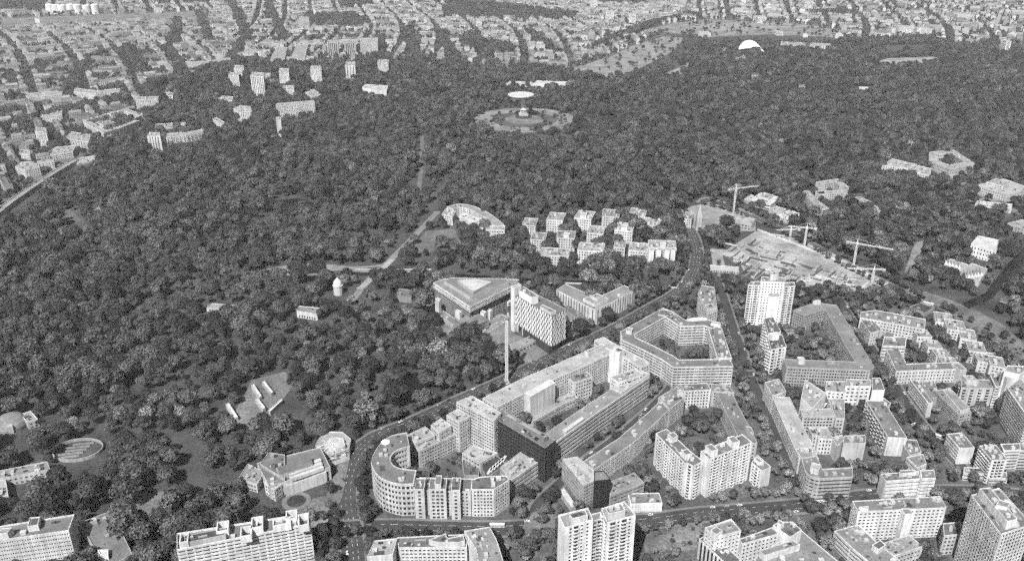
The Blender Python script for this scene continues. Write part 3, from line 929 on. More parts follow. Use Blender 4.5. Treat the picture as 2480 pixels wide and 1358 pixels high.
for i, (x, y) in enumerate(((2242, 806), (2268, 832), (2288, 854), (2304, 872))):
    building('stepped_house', 'flat roofed pale house, %s of the staggered row behind the angled apartments' % ('first', 'second', 'third', 'last')[i],
             [([(x - 20, y + 8), (x + 16, y + 10), (x + 12, y - 8)], 14, dict(st=GRD(sp=3.6), wall=.55, roof=.22))], group='staggered row houses')
for i, (x, y, w) in enumerate(((2292, 772, 26), (2322, 790, 28), (2350, 812, 24), (2372, 842, 26), (2396, 868, 28), (2420, 878, 22))):
    building('roadside_house', 'light flat roofed house, %s in the row beside the dual carriageway' % ('first', 'second', 'third', 'fourth', 'fifth', 'sixth')[i],
             [([(x - w, y + 6), (x + w * .7, y + 12), (x + w * .8, y - 12)], 13 + 2 * (i % 2), dict(st=GRD(sp=3.6), wall=.58, roof=.25))], group='houses beside the dual carriageway')
# central courtyard quarter
building('long_pale_roof', 'long old building with smooth pale roof sweeping down the street', [
    (('bar', [(1870, 960), (1900, 1030), (1935, 1108)], 17), 17, dict(st=GRD(sp=3.4, w=1.4), wall=.55, roof=.36, gear=5)),
    ([(1852, 925), (1871, 958), (1904, 946), (1887, 916)], 20, dict(st=GRD(sp=3.2, w=1.5), wall=.6, roof=.2)),
    ([(1922, 1066), (1930, 1084), (1968, 1082), (1962, 1062)], 15, dict(st=NONE, wall=.7, roof=.3)),
    ([(1925, 1086), (1942, 1110), (1970, 1106), (1966, 1082)], 18, dict(st=NONE, wall=.6, roof=.25))])
building('white_end_wall_house', 'old house with tall blank white end wall facing the bend', [
    ([(1940, 962), (1967, 988), (2002, 952), (1950, 918)], 22, dict(st=NONE, wall=.78, roof=.3)),
    ([(2000, 946), (2050, 950), (2050, 922), (2000, 922)], 18, dict(st=GRD(sp=4, w=2), wall=.72, roof=.26))])
building('white_grid_block', 'bright white block with big square windows closing the courtyard', [
    ([(2047, 934), (2110, 934), (2110, 918), (2050, 917)], 22, dict(st=GRD(sp=4.6, w=2.4, h=1.7, fh=3.6), wall=.78, roof=.25)),
    ([(2112, 944), (2143, 944), (2132, 914), (2112, 914)], 18, dict(st=NONE, wall=.76, roof=.14))])
building('balcony_bar', 'long flat roofed bar with balconies and blank pale end wall', [
    (('bar', [(2096, 968), (2122, 1010), (2150, 1058)], 17), 20, dict(st=BAL(sp=3.8, w=2.8, every=2, ph=0, ends=NONE), wall=.6, roof=.17, gear=10)),
    ([(2130, 985), (2150, 990), (2158, 975), (2140, 962)], 19, dict(st=NONE, wall=.6, roof=.2))])
building('u_court_house', 'pale roofed courtyard house with arcaded inner facade', [
    (('bar', [(2018, 1062), (2004, 1034), (1958, 1034), (1968, 1054)], 13), 17, dict(st=GRD(sp=2.8, w=1.3, h=2.2), wall=.6, roof=.3)),
    ([(1944, 1008), (2022, 1008), (2012, 988), (1938, 990)], 18, dict(st=GRD(sp=3), wall=.5, roof=.34)),
    ([(2024, 1012), (2046, 1012), (2046, 965), (2005, 965)], 17, dict(st=GRD(sp=3), wall=.5, roof=.24)),
    ([(2028, 1080), (2046, 1062), (2040, 1052), (2014, 1058)], 17, dict(st=NONE, wall=.6, roof=.25)),
    ([(2042, 1073), (2097, 1072), (2096, 1052), (2044, 1054)], 18, dict(st=NONE, wall=.52, roof=.17))])
rc = smooth_line([(1941, 1108), (1950, 1140), (1962, 1152), (1985, 1158)], 2) + [(2065, 1154), (2065, 1130), (1992, 1134), (1976, 1102)]
building('rounded_corner_office', 'office block with rounded corner and dark ribbon bands at the crossing', [
    (rc, HT(1985, 1213, 1160), dict(st=RIB(fh=3.4, h=1.4, proud=.3), wall=.44, roof=.18, gear=9, par=1.2)),
    ([(1962, 1132), (1984, 1138), (1988, 1124)], HT(1985, 1213, 1160) + 4, dict(st=NONE, z0=18, wall=.6, roof=.4, gear=0))])
building('balcony_slab', 'white apartment slab with banded balconies and stepped roof beside the side street', [
    ([(2145, 1164), (2228, 1158), (2226, 1140), (2132, 1146)], HT(2145, 1190, 1160) + 6, dict(st=RIB(fh=3.0, h=1.2, proud=.7, ends=NONE), wall=.66, roof=.15)),
    ([(2232, 1158), (2266, 1156), (2262, 1136), (2230, 1138)], HT(2145, 1190, 1160) + 8, dict(st=RIB(fh=3.0, h=1.2, proud=.7, seg=6), wall=.66, roof=.2)),
    ([(2190, 1082), (2204, 1102), (2232, 1094), (2220, 1064), (2184, 1062)], 13, dict(st=NONE, wall=.5, roof=.17)),
    ([(2196, 1106), (2222, 1132), (2244, 1122), (2236, 1098)], 12, dict(st=RIB(fh=3, h=1.2), wall=.66, roof=.2)),
    ([(2178, 1146), (2226, 1142), (2224, 1130)], HT(2145, 1190, 1160) + 9, dict(st=NONE, z0=18, wall=.62, roof=.2))])
h16 = HT(2243, 1011, 976)
building('striped_slab', 'thin apartment slab with tight white stripes along the tree lined street', [
    ([(2205, 919), (2249, 976), (2260, 974), (2222, 921)], h16, dict(st=RIB(fh=2.9, h=1.3, proud=.5, ends=NONE, endlen=14), wall=.62, roof=.16)),
    ([(2220, 926), (2260, 964), (2276, 958), (2262, 920)], h16 - 5, dict(st=NONE, wall=.5, roof=.18, gear=8))])
building('flat_bar', 'low long bar with smooth pale flat roof and white end', [
    ([(2264, 944), (2322, 1004), (2354, 998), (2298, 940)], 15, dict(st=GRD(sp=3, w=1.8), wall=.4, roof=.22)),
    ([(2284, 944), (2326, 994), (2350, 988), (2300, 938)], 18, dict(st=NONE, z0=13, wall=.66, roof=.25, gear=2))])
building('fin_hotel', 'pale hotel with five slanting balcony fins on its front', [
    ([(2328, 940), (2412, 940), (2410, 918), (2326, 918)], HT(2340, 982, 940), dict(st=BAL(sp=3.9, w=3.2, every=2, ph=0, solo=True, fh=2.9), wall=.5, roof=.22, ptone=.6)),
    ([(2412, 936), (2440, 932), (2420, 900), (2398, 906)], 24, dict(st=RIB(fh=3, h=1.4, proud=.6), wall=.64, roof=.2)),
    ([(2342, 920), (2368, 920), (2366, 908)], 25, dict(st=NONE, wall=.62, roof=.3))])
building('ribbed_tower', 'tall banded apartment tower rising at the street edge past the fin hotel', [
    ([(2440, 938), (2490, 1010), (2540, 990), (2470, 915)], 38, dict(st=RIB(fh=3.0, h=1.5, proud=.6), wall=.6, roof=.22)),
    ([(2424, 900), (2440, 916), (2500, 908), (2490, 888)], 36, dict(st=NONE, wall=.6, roof=.2)),
    ([(2432, 898), (2470, 906), (2500, 886), (2440, 884)], 41, dict(st=NONE, z0=30, wall=.72, roof=.25))])
h17 = HT(2322, 1112, 1084)
building('small_striped_block', 'small block with striped side and plain white end near the double crossing', [
    ([(2294, 1050), (2324, 1084), (2361, 1083), (2330, 1046)], h17 + 5, dict(st=RIB(fh=2.9, h=1.4, proud=.5, seg=3, ends=NONE, endlen=15), wall=.68, roof=.15))])
building('dotted_balcony_block', 'white apartment block with scalloped balconies beside the small striped block', [
    ([(2372, 1078), (2402, 1114), (2440, 1112), (2412, 1076)], h17 + 12, dict(st=BAL(sp=3.4, w=2.6, every=1, fh=2.9), wall=.72, roof=.15)),
    ([(2432, 1090), (2472, 1088), (2470, 1072), (2424, 1074)], h17 + 10, dict(st=RIB(fh=3, h=1.4, proud=.5), wall=.66, roof=.16)),
    ([(2470, 1090), (2540, 1088), (2540, 1070), (2470, 1072)], h17 + 8, dict(st=RIB(fh=3, h=1.4, proud=.5), wall=.5, roof=.16)),
    ([(2334, 1144), (2386, 1146), (2388, 1132), (2336, 1130)], 8, dict(st=RIB(fh=3, h=1.2), wall=.55, roof=.2)),
    ([(2396, 1158), (2440, 1158), (2438, 1142), (2396, 1142)], 7, dict(st=RIB(fh=3, h=1.2), wall=.55, roof=.2))])
h18 = HT(2266, 1300, 1229)
building('long_white_slab', 'long white apartment slab with deep grey roof and projecting stair tower', [
    ([(2078, 1238), (2292, 1228), (2277, 1200), (2064, 1212)], h18, dict(st=GRD(sp=3.4, w=1.8, h=1.4, fh=3.0), wall=.66, roof=.17)),
    ([(2192, 1244), (2212, 1243), (2210, 1229)], h18 + 1, dict(st=NONE, wall=.74, roof=.2, gear=0)),
    ([(2078, 1238), (2112, 1236), (2110, 1224)], h18 + 2.2, dict(st=NONE, z0=h18 - 2, wall=.7, roof=.2, gear=0)),
    ([(2286, 1296), (2330, 1292), (2326, 1262), (2284, 1266)], 19, dict(st=GRD(sp=3.2), wall=.55, roof=.16)),
    ([(2292, 1302), (2326, 1302), (2322, 1288)], 8, dict(st=NONE, wall=.6, roof=.15))])
building('courtyard_low_block', 'low curved office wing with white bands wrapped round a small court', [
    (('bar', [(2021, 1284), (2060, 1322), (2100, 1356), (2140, 1390)], 22), 15, dict(st=RIB(fh=3.4, h=1.5, proud=.5), wall=.6, roof=.2)),
    (('bar', [(2120, 1352), (2170, 1344), (2236, 1322)], 14), 13, dict(st=GRD(sp=3.2), wall=.6, roof=.26)),
    ([(2112, 1318), (2128, 1330), (2146, 1318), (2132, 1306)], 19, dict(st=NONE, wall=.66, roof=.1))])
h19 = 62
building('tall_grid_tower', 'tall tower with slanted window grid, white side wall and long roof house', [
    ([(2352, 1197), (2424, 1293), (2500, 1268), (2420, 1180)], h19, dict(st=GRD(sp=2.9, w=1.6, h=2.1, fh=3.2, ends=NONE, endlen=22), wall=.62, roof=.16, par=1.2)),
    ([(2372, 1182), (2440, 1262), (2464, 1256), (2394, 1172)], h19 + 6, dict(st=NONE, z0=h19 - 2, wall=.74, roof=.22, gear=6)),
    ([(2412, 1222), (2440, 1228), (2450, 1216), (2420, 1208)], h19 + 8, dict(st=NONE, z0=h19, wall=.68, roof=.24, gear=0))])
h20 = 36
building('white_cube_tower', 'white square tower with framed roof terrace above a dark roofed wing', [
    ([(1707, 1276), (1734, 1300), (1795, 1283), (1771, 1255)], h20, dict(st=GRD(sp=3.4, w=1.4, h=1.4), wall=.74, roof=.22, par=1.4)),
    ([(1693, 1303), (1760, 1366), (1796, 1356), (1732, 1296), (1712, 1294)], h20 - 12, dict(st=FIN(sp=4, gw=2), wall=.68, roof=.1)),
    ([(1718, 1282), (1734, 1294), (1756, 1288)], h20 + 3, dict(st=NONE, z0=h20 - 3, wall=.72, roof=.2, gear=1))])
building('flat_roof_complex', 'spreading white office complex with broad flat roofs and a stair tower', [
    ([(1797, 1316), (1885, 1292), (1874, 1274), (1790, 1304)], 22, dict(st=GRD(sp=3.4, w=1.5), wall=.68, roof=.13)),
    ([(1800, 1400), (1840, 1336), (1920, 1294), (1940, 1282), (2040, 1366), (2060, 1400)], 15, dict(st=GRD(sp=3.4), wall=.6, roof=.2, gear=14)),
    ([(1872, 1270), (1914, 1300), (1942, 1282), (1920, 1262), (1888, 1262)], 25, dict(st=NONE, wall=.74, roof=.13)),
    ([(1840, 1332), (1852, 1344), (1938, 1318), (1920, 1305)], 20, dict(st=NONE, z0=13, wall=.7, roof=.2)),
    ([(1875, 1266), (1890, 1274), (1900, 1264), (1884, 1256)], 29, dict(st=NONE, z0=20, wall=.72, roof=.2))])
# bottom left
h21 = HT(182, 1349, 1283)
building('left_office_slab', 'pale office slab with rows of small dark windows and deep roof', [
    ([(-70, 1317), (166, 1283), (180, 1244), (-60, 1282)], h21, dict(st=RIB(fh=3.2, h=1.2, seg=1.7, gap=.8, proud=.15, ends=NONE, endlen=24), wall=.6, roof=.16, par=1.3, gear=8)),
    ([(66, 1274), (92, 1270), (96, 1250), (72, 1252)], h21 + 4, dict(st=NONE, z0=h21 - 2, wall=.7, roof=.18, gear=1)),
    ([(-20, 1302), (26, 1296), (30, 1276), (-20, 1280)], h21 + 5, dict(st=NONE, z0=h21 - 2, wall=.7, roof=.18, gear=1))])
building('low_flat_hall', 'wide low hall with ribbed grey roof and white edge between two slabs', [
    ([(191, 1265), (256, 1372), (322, 1342), (270, 1235)], 9, dict(st=NONE, wall=.4, roof=.16, gear=7)),
    ([(232, 1345), (262, 1346), (262, 1328), (236, 1330)], 12, dict(st=NONE, z0=7, wall=.7, roof=.5, gear=2)),
    ([(208, 1268), (234, 1258), (232, 1252), (206, 1260)], 11.5, dict(st=NONE, z0=7, wall=.55, roof=.35, gear=1))])
h22 = 38
root = building('hotel_slab', 'long white hotel slab with gridded window bands and open roof frames', [
    ([(428, 1330), (752, 1266), (748, 1240), (428, 1290)], h22, dict(st=RIB(fh=3.0, h=1.5, seg=5.2, gap=1.2, proud=.6, ends=NONE, endlen=24), wall=.62, roof=.14, par=1.6, gear=16)),
    ([(446, 1314), (546, 1294), (545, 1276)], h22 + 3.5, dict(st=NONE, z0=h22 - 3, wall=.42, roof=.08, gear=3)),
    ([(664, 1274), (720, 1264), (719, 1246)], h22 + 3.2, dict(st=NONE, z0=h22 - 3, wall=.5, roof=.3, gear=1))])
for (x, y, w, d_) in ((538, 1272, 30, 26), (595, 1284, 28, 26), (622, 1262, 29, 28), (682, 1260, 44, 20), (706, 1244, 28, 24), (735, 1256, 26, 30), (444, 1300, 22, 24)):
    q = topoly([(x - w / 2, y + d_ / 2 + w * .08), (x + w / 2, y + d_ / 2 - w * .08), (x + w / 2 - 3, y - d_ / 2)], h22 + 5)
    b = MB()
    ins = inset(q, .9)
    n = 4
    v = [(X, Y, z) for z, pl in ((h22 - 1, q), (h22 + 5, q), (h22 + 5, ins), (h22 - 1, ins)) for X, Y in pl]
    b.add(v, [(k * n + i, k * n + (i + 1) % n, (k + 1) * n + (i + 1) % n, (k + 1) * n + i) for k in range(3) for i in range(n)])
    link('roof_frame', b.mesh('roof_frame', mat('wall', .68)), root, (0, 0, 0))
building('round_stair_kiosk', 'small white banded kiosk beside the hotel driveway', [([(770, 1284), (792, 1282), (790, 1268)], 6, dict(st=RIB(fh=2.6, h=.8), wall=.66, roof=.5, gear=0))])

# ================================================================== HOTEL QUARTER IN THE PARK EDGE
hd = HT(1138, 800, 742)
building('lifted_square_hotel', 'diamond shaped building whose two window storeys ride on tall pale pylons', [
    ([(1049, 684), (1138, 742), (1240, 692), (1258, 676), (1076, 674)], hd, dict(st=GRD(sp=2.6, w=1.6, h=1.6, fh=3.3), z0=hd - 8, air=True, wall=.62, roof=.2, gear=5)),
    ([(1076, 680), (1138, 718), (1232, 683), (1228, 674), (1090, 672)], hd + 3.5, dict(st=NONE, z0=hd - 2, wall=.45, roof=.18, gear=3)),
    ([(1108, 678), (1146, 706), (1190, 682), (1150, 675)], hd + 7, dict(st=NONE, z0=hd + 1, wall=.45, roof=.45, gear=0)),
    ([(1053, 698), (1138, 754), (1234, 706), (1250, 692), (1080, 690)], hd - 8.6, dict(st=dict(s='mull', sp=2.6, fh=3.4, band=.42), wall=.13, roof=.16, gear=0)),
    ([(1100, 772), (1136, 796), (1184, 774), (1150, 752)], 15, dict(st=dict(s='mull', sp=2.6, fh=3.4, band=.45), wall=.16, roof=.2, gear=4)),
    ([(1058, 758), (1098, 786), (1112, 778), (1072, 750)], 7, dict(st=GRD(sp=3), wall=.5, roof=.18, gear=3)),
    ([(1180, 792), (1230, 768), (1216, 760), (1168, 782)], 6, dict(st=GRD(sp=3), wall=.55, roof=.18, gear=3)),
    ([(1053, 723), (1062, 729), (1068, 725), (1060, 719)], HT(1060, 768, 726), dict(st=NONE, wall=.66, roof=.4, gear=0, part='pylon')),
    ([(1102, 752), (1113, 758), (1119, 754), (1108, 748)], HT(1108, 798, 755), dict(st=NONE, wall=.66, roof=.4, gear=0, part='pylon')),
    ([(1163, 756), (1172, 760), (1178, 754), (1168, 750)], HT(1170, 790, 757), dict(st=NONE, wall=.66, roof=.4, gear=0, part='pylon')),
    ([(1181, 751), (1187, 754), (1192, 750), (1185, 747)], HT(1185, 784, 751), dict(st=NONE, wall=.62, roof=.4, gear=0, part='pylon')),
    ([(1228, 731), (1236, 735), (1242, 730), (1234, 726)], HT(1234, 765, 731), dict(st=NONE, wall=.62, roof=.4, gear=0, part='pylon')),
    ([(1110, 806), (1150, 822), (1222, 780), (1190, 768)], 5, dict(st=NONE, wall=.5, roof=.2, gear=6))])
hi = HT(1334, 858, 766)
zc = HT(1334, 858, 838)
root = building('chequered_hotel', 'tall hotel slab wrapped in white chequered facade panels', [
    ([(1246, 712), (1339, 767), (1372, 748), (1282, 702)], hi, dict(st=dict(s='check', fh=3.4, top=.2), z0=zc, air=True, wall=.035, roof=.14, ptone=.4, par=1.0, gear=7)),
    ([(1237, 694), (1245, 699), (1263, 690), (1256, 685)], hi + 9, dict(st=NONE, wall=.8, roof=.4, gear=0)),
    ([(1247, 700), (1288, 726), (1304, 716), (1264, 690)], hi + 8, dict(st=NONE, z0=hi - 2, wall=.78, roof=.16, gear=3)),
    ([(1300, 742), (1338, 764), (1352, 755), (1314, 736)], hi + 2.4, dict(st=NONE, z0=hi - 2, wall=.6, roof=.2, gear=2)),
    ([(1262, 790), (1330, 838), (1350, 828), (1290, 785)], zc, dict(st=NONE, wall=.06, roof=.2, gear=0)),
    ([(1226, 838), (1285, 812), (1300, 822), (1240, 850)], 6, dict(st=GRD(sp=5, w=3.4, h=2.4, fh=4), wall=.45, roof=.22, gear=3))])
fr, to = Vector(P(1246, 712, hi)), Vector(P(1339, 767, hi))
for i in range(7):
    p = fr.lerp(to, (i + .5) / 7)
    b = MB()
    b.box(-.8, .8, -.8, .8, 0, zc)
    link('column', b.mesh('column', mat('wall', .6)), root, (p.x + .9, p.y + .9, 0), math.atan2((to - fr).y, (to - fr).x))
hv = HT(1442, 786, 748)
building('chevron_hotel', 'chevron shaped hotel with white vertical ribs and pointed front', [
    ([(1347, 701), (1430, 745), (1442, 749), (1456, 744), (1538, 702), (1512, 690), (1450, 718), (1434, 716), (1370, 687)], hv, dict(st=FIN(sp=5.0, gw=1.3), wall=.62, roof=.22, gear=8)),
    ([(1412, 722), (1442, 738), (1474, 722), (1452, 716), (1434, 716)], hv + 3.2, dict(st=NONE, z0=hv - 2, wall=.7, roof=.25, gear=2)),
    ([(1430, 716), (1446, 724), (1462, 716), (1446, 710)], hv + 6, dict(st=NONE, z0=hv - 2, wall=.7, roof=.3, gear=1)),
    ([(1366, 786), (1382, 794), (1432, 768), (1418, 758)], 6, dict(st=NONE, wall=.55, roof=.16, gear=2)),
    ([(1362, 742), (1392, 768), (1428, 752), (1396, 732)], 9, dict(st=NONE, wall=.35, roof=.12, gear=4))])
x, y = P(1380, 812)
b = MB()
b.add([(-8, -3, 0), (8, -3, 0), (8, 3, 0), (-8, 3, 0), (-.6, -.4, 19), (.6, -.4, 19), (.6, .4, 19), (-.6, .4, 19)], [(0, 1, 5, 4), (1, 2, 6, 5), (2, 3, 7, 6), (3, 0, 4, 7), (4, 5, 6, 7)])
o = b.obj('pyramid_sculpture', mat('wall', .78))
o.location = (x, y, 0)
o.rotation_euler = (0, 0, .3)
tag(o, 'white wedge shaped pyramid standing between the two hotels', 'sculpture')
def lattice(m, x, y, z0, z1, w, t, step):
    for a, b_ in ((-1, -1), (1, -1), (1, 1), (-1, 1)):
        m.bar((x + a * w, y + b_ * w, z0), (x + a * w, y + b_ * w, z1), t)
    z, k = z0, 0
    while z < z1 - .1:
        q = min(z + step, z1)
        for (a, b_), (c_, d_) in (((-1, -1), (1, -1)), ((1, -1), (1, 1)), ((1, 1), (-1, 1)), ((-1, 1), (-1, -1))):
            m.bar((x + a * w, y + b_ * w, z), (x + c_ * w, y + d_ * w, q), t * .7)
            m.bar((x + a * w, y + b_ * w, z), (x + c_ * w, y + d_ * w, z), t * .7)
        z = q
mx, my = P(1227, 922)
hm = HT(1227, 922, 778)
root = thing('slender_mast', 'very tall slender pale lattice mast standing beside the park avenue', 'mast', mx, my)
b = MB()
lattice(b, 0, 0, 0, hm, 1.25, .75, 3.0)
link('lattice', b.mesh('lattice', mat('paint', .55)), root, (mx, my, 0))
b = MB()
b.box(-2.4, 2.4, -2.4, 2.4, 0, 1.2)
link('base', b.mesh('base', mat('wall', .4)), root, (mx, my, 0))
b = MB()
b.lathe(0, 0, [(1.0, 0), (1.0, hm - 1), (.3, hm)], 8)
link('pole', b.mesh('pole', mat('paint', .5)), root, (mx, my, .5))
mark([(mx - 4, my - 4), (mx + 4, my - 4), (mx + 4, my + 4), (mx - 4, my + 4)], 1, 2)

# ================================================================== ZOO
ring = smooth_line([(766, 1078), (780, 1056), (806, 1046), (832, 1050), (848, 1062), (846, 1076)], 2)
root = building('octagon_house', 'many sided pale glass animal house with segmented roof ring', [
    ([(764, 1076), (775, 1057), (800, 1044), (830, 1045), (850, 1062), (846, 1085), (812, 1098), (780, 1092)], 9, dict(front=24, st=GRD(sp=4, w=3), wall=.5, roof=.33, gear=0)),
    ([(784, 1074), (794, 1062), (812, 1057), (832, 1062), (836, 1078), (814, 1086), (794, 1083)], 12, dict(front=24, st=NONE, z0=8, wall=.55, roof=.42, gear=0))])
cx, cy = P(806, 1072, 12)
for i in range(8):
    a = i * math.pi / 4 + .2
    b = MB()
    b.bar((0, 0, 0), (14 * math.cos(a), 14 * math.sin(a), -3.0), .8)
    link('roof_rib', b.mesh('roof_rib', mat('wall', .6)), root, (cx, cy, 12.2))
for i in range(2):
    building('pool_terrace', ('walled seal basin with white rim beside the many sided house', 'small white entrance house between the animal house and the museum')[i],
             [([[(800, 1120), (846, 1104), (842, 1096)], [(768, 1108), (790, 1100), (788, 1090)]][i], 4 + i * 3, dict(front=24, st=NONE, wall=.66, roof=.16 + .3 * i, gear=2))])
root = building('aquarium', 'long aquarium museum with ridged glass roofs and pale cornice along the street', [
    ([(652, 1178), (800, 1130), (776, 1082), (622, 1120)], 13, dict(front=24, st=GRD(sp=3.6, w=1.8, h=2.6, fh=5), wall=.5, roof=.16, gear=0)),
    ([(678, 1150), (758, 1124), (748, 1106), (668, 1132)], 17, dict(front=24, st=NONE, z0=12, wall=.4, roof=.12, gable=True)),
    ([(690, 1178), (790, 1142), (786, 1130), (690, 1162)], 11, dict(front=24, st=NONE, wall=.6, roof=.4)),
    ([(630, 1122), (690, 1160), (690, 1100), (650, 1094)], 15, dict(front=24, st=NONE, wall=.4, roof=.14))])
for i in range(3):
    q = topoly([(700 + i * 2, 1140 + i * 9), (778 + i * 3, 1112 + i * 9), (775 + i * 3, 1107 + i * 9)], 16)
    b = MB()
    b.prism(q, 12.5, 15.5)
    link('roof_ridge', b.mesh('roof_ridge', mat('wall', .55)), root)
building('entrance_hall', 'ornate small hall with rough pale front at the corner of the aquarium', [
    ([(576, 1158), (622, 1172), (640, 1142), (600, 1122)], 9, dict(front=24, st=GRD(sp=3), wall=.48, roof=.22)),
    ([(640, 1168), (664, 1186), (682, 1172), (668, 1144)], 12, dict(front=24, st=GRD(sp=3, h=2.4), wall=.58, roof=.4))])
shed = ((632, 945, 16, 50), (655, 938, 10, 40), (668, 975, 12, 40), (564, 993, 14, 48), (654, 986, 52, 10), (606, 1028, 40, 7), (630, 975, 14, 34))
for i, q in enumerate((((608, 932), (628, 962), (634, 958), (614, 928)), ((634, 924), (656, 952), (662, 948), (640, 920)), ((618, 966), (636, 990), (643, 986), (626, 964)), ((546, 978), (568, 1012), (576, 1008), (554, 974)), ((654, 996), (684, 968), (680, 964), (650, 992)))):
    building('zoo_shed', ('long white roofed shed, left of the pair at the paddock top', 'long white roofed shed, right of the pair at the paddock top', 'short white roofed shed below the paired paddock sheds', 'lone white roofed shed at the far side of the paddock', 'slim pale shed closing the paddock at an angle')[i],
             [(q, 5, dict(front=24, st=NONE, wall=.5, roof=.55, gear=0))], cat='shed', group='paddock sheds')
root = thing('glass_dome', 'ribbed pale dome house half buried in zoo trees', 'dome', *P(28, 1035))
x, y = P(28, 1030)
b = MB()
b.lathe(0, 0, [(15, 0), (15, 3), (13.5, 6.5), (10, 9.5), (5.5, 11.5), (1, 12.2)], 24)
link('shell', b.mesh('shell', mat('wall', .26)), root, (x, y, 0))
b = MB()
b.box(-2.2, 2.2, -16, 2, 0, 8)
link('glass_strip', b.mesh('glass_strip', mat('wall', .42)), root, (x, y, 0), .5)
mark([(x + 15 * math.cos(k), y + 15 * math.sin(k)) for k in range(7)], 1, 3)
for k in range(1, 9):
    mark_free([(x - x / y * k * 5 + 17 * math.cos(a), y - k * 5 + 17 * math.sin(a)) for a in range(7)])
building('aviary', 'small square house with pale corner posts next to the dome', [([(50, 1002), (66, 1022), (92, 1014), (74, 994)], 8, dict(front=24, st=GRD(sp=4), wall=.5, roof=.26, ptone=.7))])
x, y = P(190, 1092)
root = thing('oval_enclosure', 'oval walled animal enclosure with rows of pale rails', 'enclosure', x, y)
b = MB()
pr = [(x + 22 * math.cos(t * .2618), y + 17 * math.sin(t * .2618)) for t in range(24)]
pi_ = inset(pr, .8)
v = [(X, Y, z) for z, pl in ((0, pr), (3, pr), (3, pi_), (0, pi_)) for X, Y in pl]
b.add(v, [(k * 24 + i, k * 24 + (i + 1) % 24, (k + 1) * 24 + (i + 1) % 24, (k + 1) * 24 + i) for k in range(3) for i in range(24)])
link('rim_wall', b.mesh('rim_wall', mat('wall', .36)), root)
for i in range(5):
    b = MB()
    b.box(-9 - (i % 2) * 3, 9, -.3, .3, 0, 2.0)
    link('rail', b.mesh('rail', mat('wall', .3)), root, (x - 4 + i, y - 10 + i * 5, 0), .2)
sheet('enclosure_floor', pi_, .25, mat('ground', .07))
for k in (8, 16, 24, 32):
    mark([(a - a / b_ * k, b_ - k) for a, b_ in pr], 3, 3)
mark(pr, 3, 3)
building('terrace_house', 'long low animal house with broken pale roof slabs at the zoo edge', [
    ([(0, 1158), (122, 1136), (114, 1116), (-40, 1146)], 9, dict(front=24, st=GRD(sp=4), wall=.5, roof=.2, gear=16)),
    ([(-40, 1205), (20, 1200), (14, 1160), (-40, 1165)], 8, dict(front=24, st=NONE, wall=.5, roof=.32, gear=8))])
for i, (x, y) in enumerate(((742, 762), (820, 712))):
    if i == 0:
        building('elephant_house', 'small ornate pale house with row of pillars in the middle of the zoo wood', [([(718, 752), (768, 760), (774, 745), (724, 740)], 9, dict(front=24, st=GRD(sp=3.4, w=1.6, h=3, fh=6), wall=.6, roof=.22, gear=1))])
    else:
        X, Y = P(x, y)
        root = thing('domed_tower', 'small white domed tower rising from the zoo wood', 'tower', X, Y)
        b = MB()
        b.lathe(0, 0, [(6, 0), (6, 12), (6.6, 12), (6.6, 13)], 12)
        link('drum', b.mesh('drum', mat('wall', .6)), root, (X, Y, 0))
        b = MB()
        b.lathe(0, 0, [(5.6, 0), (5.4, 3), (4.2, 6), (2, 8), (.4, 10)], 12)
        link('dome', b.mesh('dome', mat('wall', .7), True), root, (X, Y, 13))
        mark([(X - 6, Y - 6), (X + 6, Y - 6), (X + 6, Y + 6), (X - 6, Y + 6)], 1, 9)
        for k in range(1, 8):
            mark_free([(X - X / Y * k * 5 + 14 * math.cos(a), Y - k * 5 + 14 * math.sin(a)) for a in range(7)])
building('glade_pavilion', 'flat pavilion glimpsed between crowns near the zoo path', [([(500, 745), (560, 750), (566, 738)], 5, dict(front=24, st=NONE, wall=.5, roof=.3, gear=2))])
building('grove_pavilion', 'dark flat pavilion hidden in the grove near the lifted hotel', [([(960, 716), (996, 720), (1000, 702), (966, 698)], 8, dict(front=24, st=NONE, wall=.3, roof=.14, gear=1))])
root = thing('ring_basin', 'round stone basin with dark plant bed by the avenue', 'basin', *P(718, 1214))
X, Y = P(718, 1214)
b = MB()
b.lathe(0, 0, [(12, 0), (12, .5), (8, .5), (8, .2)], 32, cap=False)
link('rim', b.mesh('rim', mat('wall', .2)), root, (X, Y, .3))
b = MB()
b.lathe(0, 0, [(8, .25), (6, .6), (0.5, 1.2)], 24)
link('plant_bed', b.mesh('plant_bed', mat('ground', .05)), root, (X, Y, .3))
mark([(X + 16 * math.cos(k), Y + 16 * math.sin(k)) for k in range(7)], 3, 3)

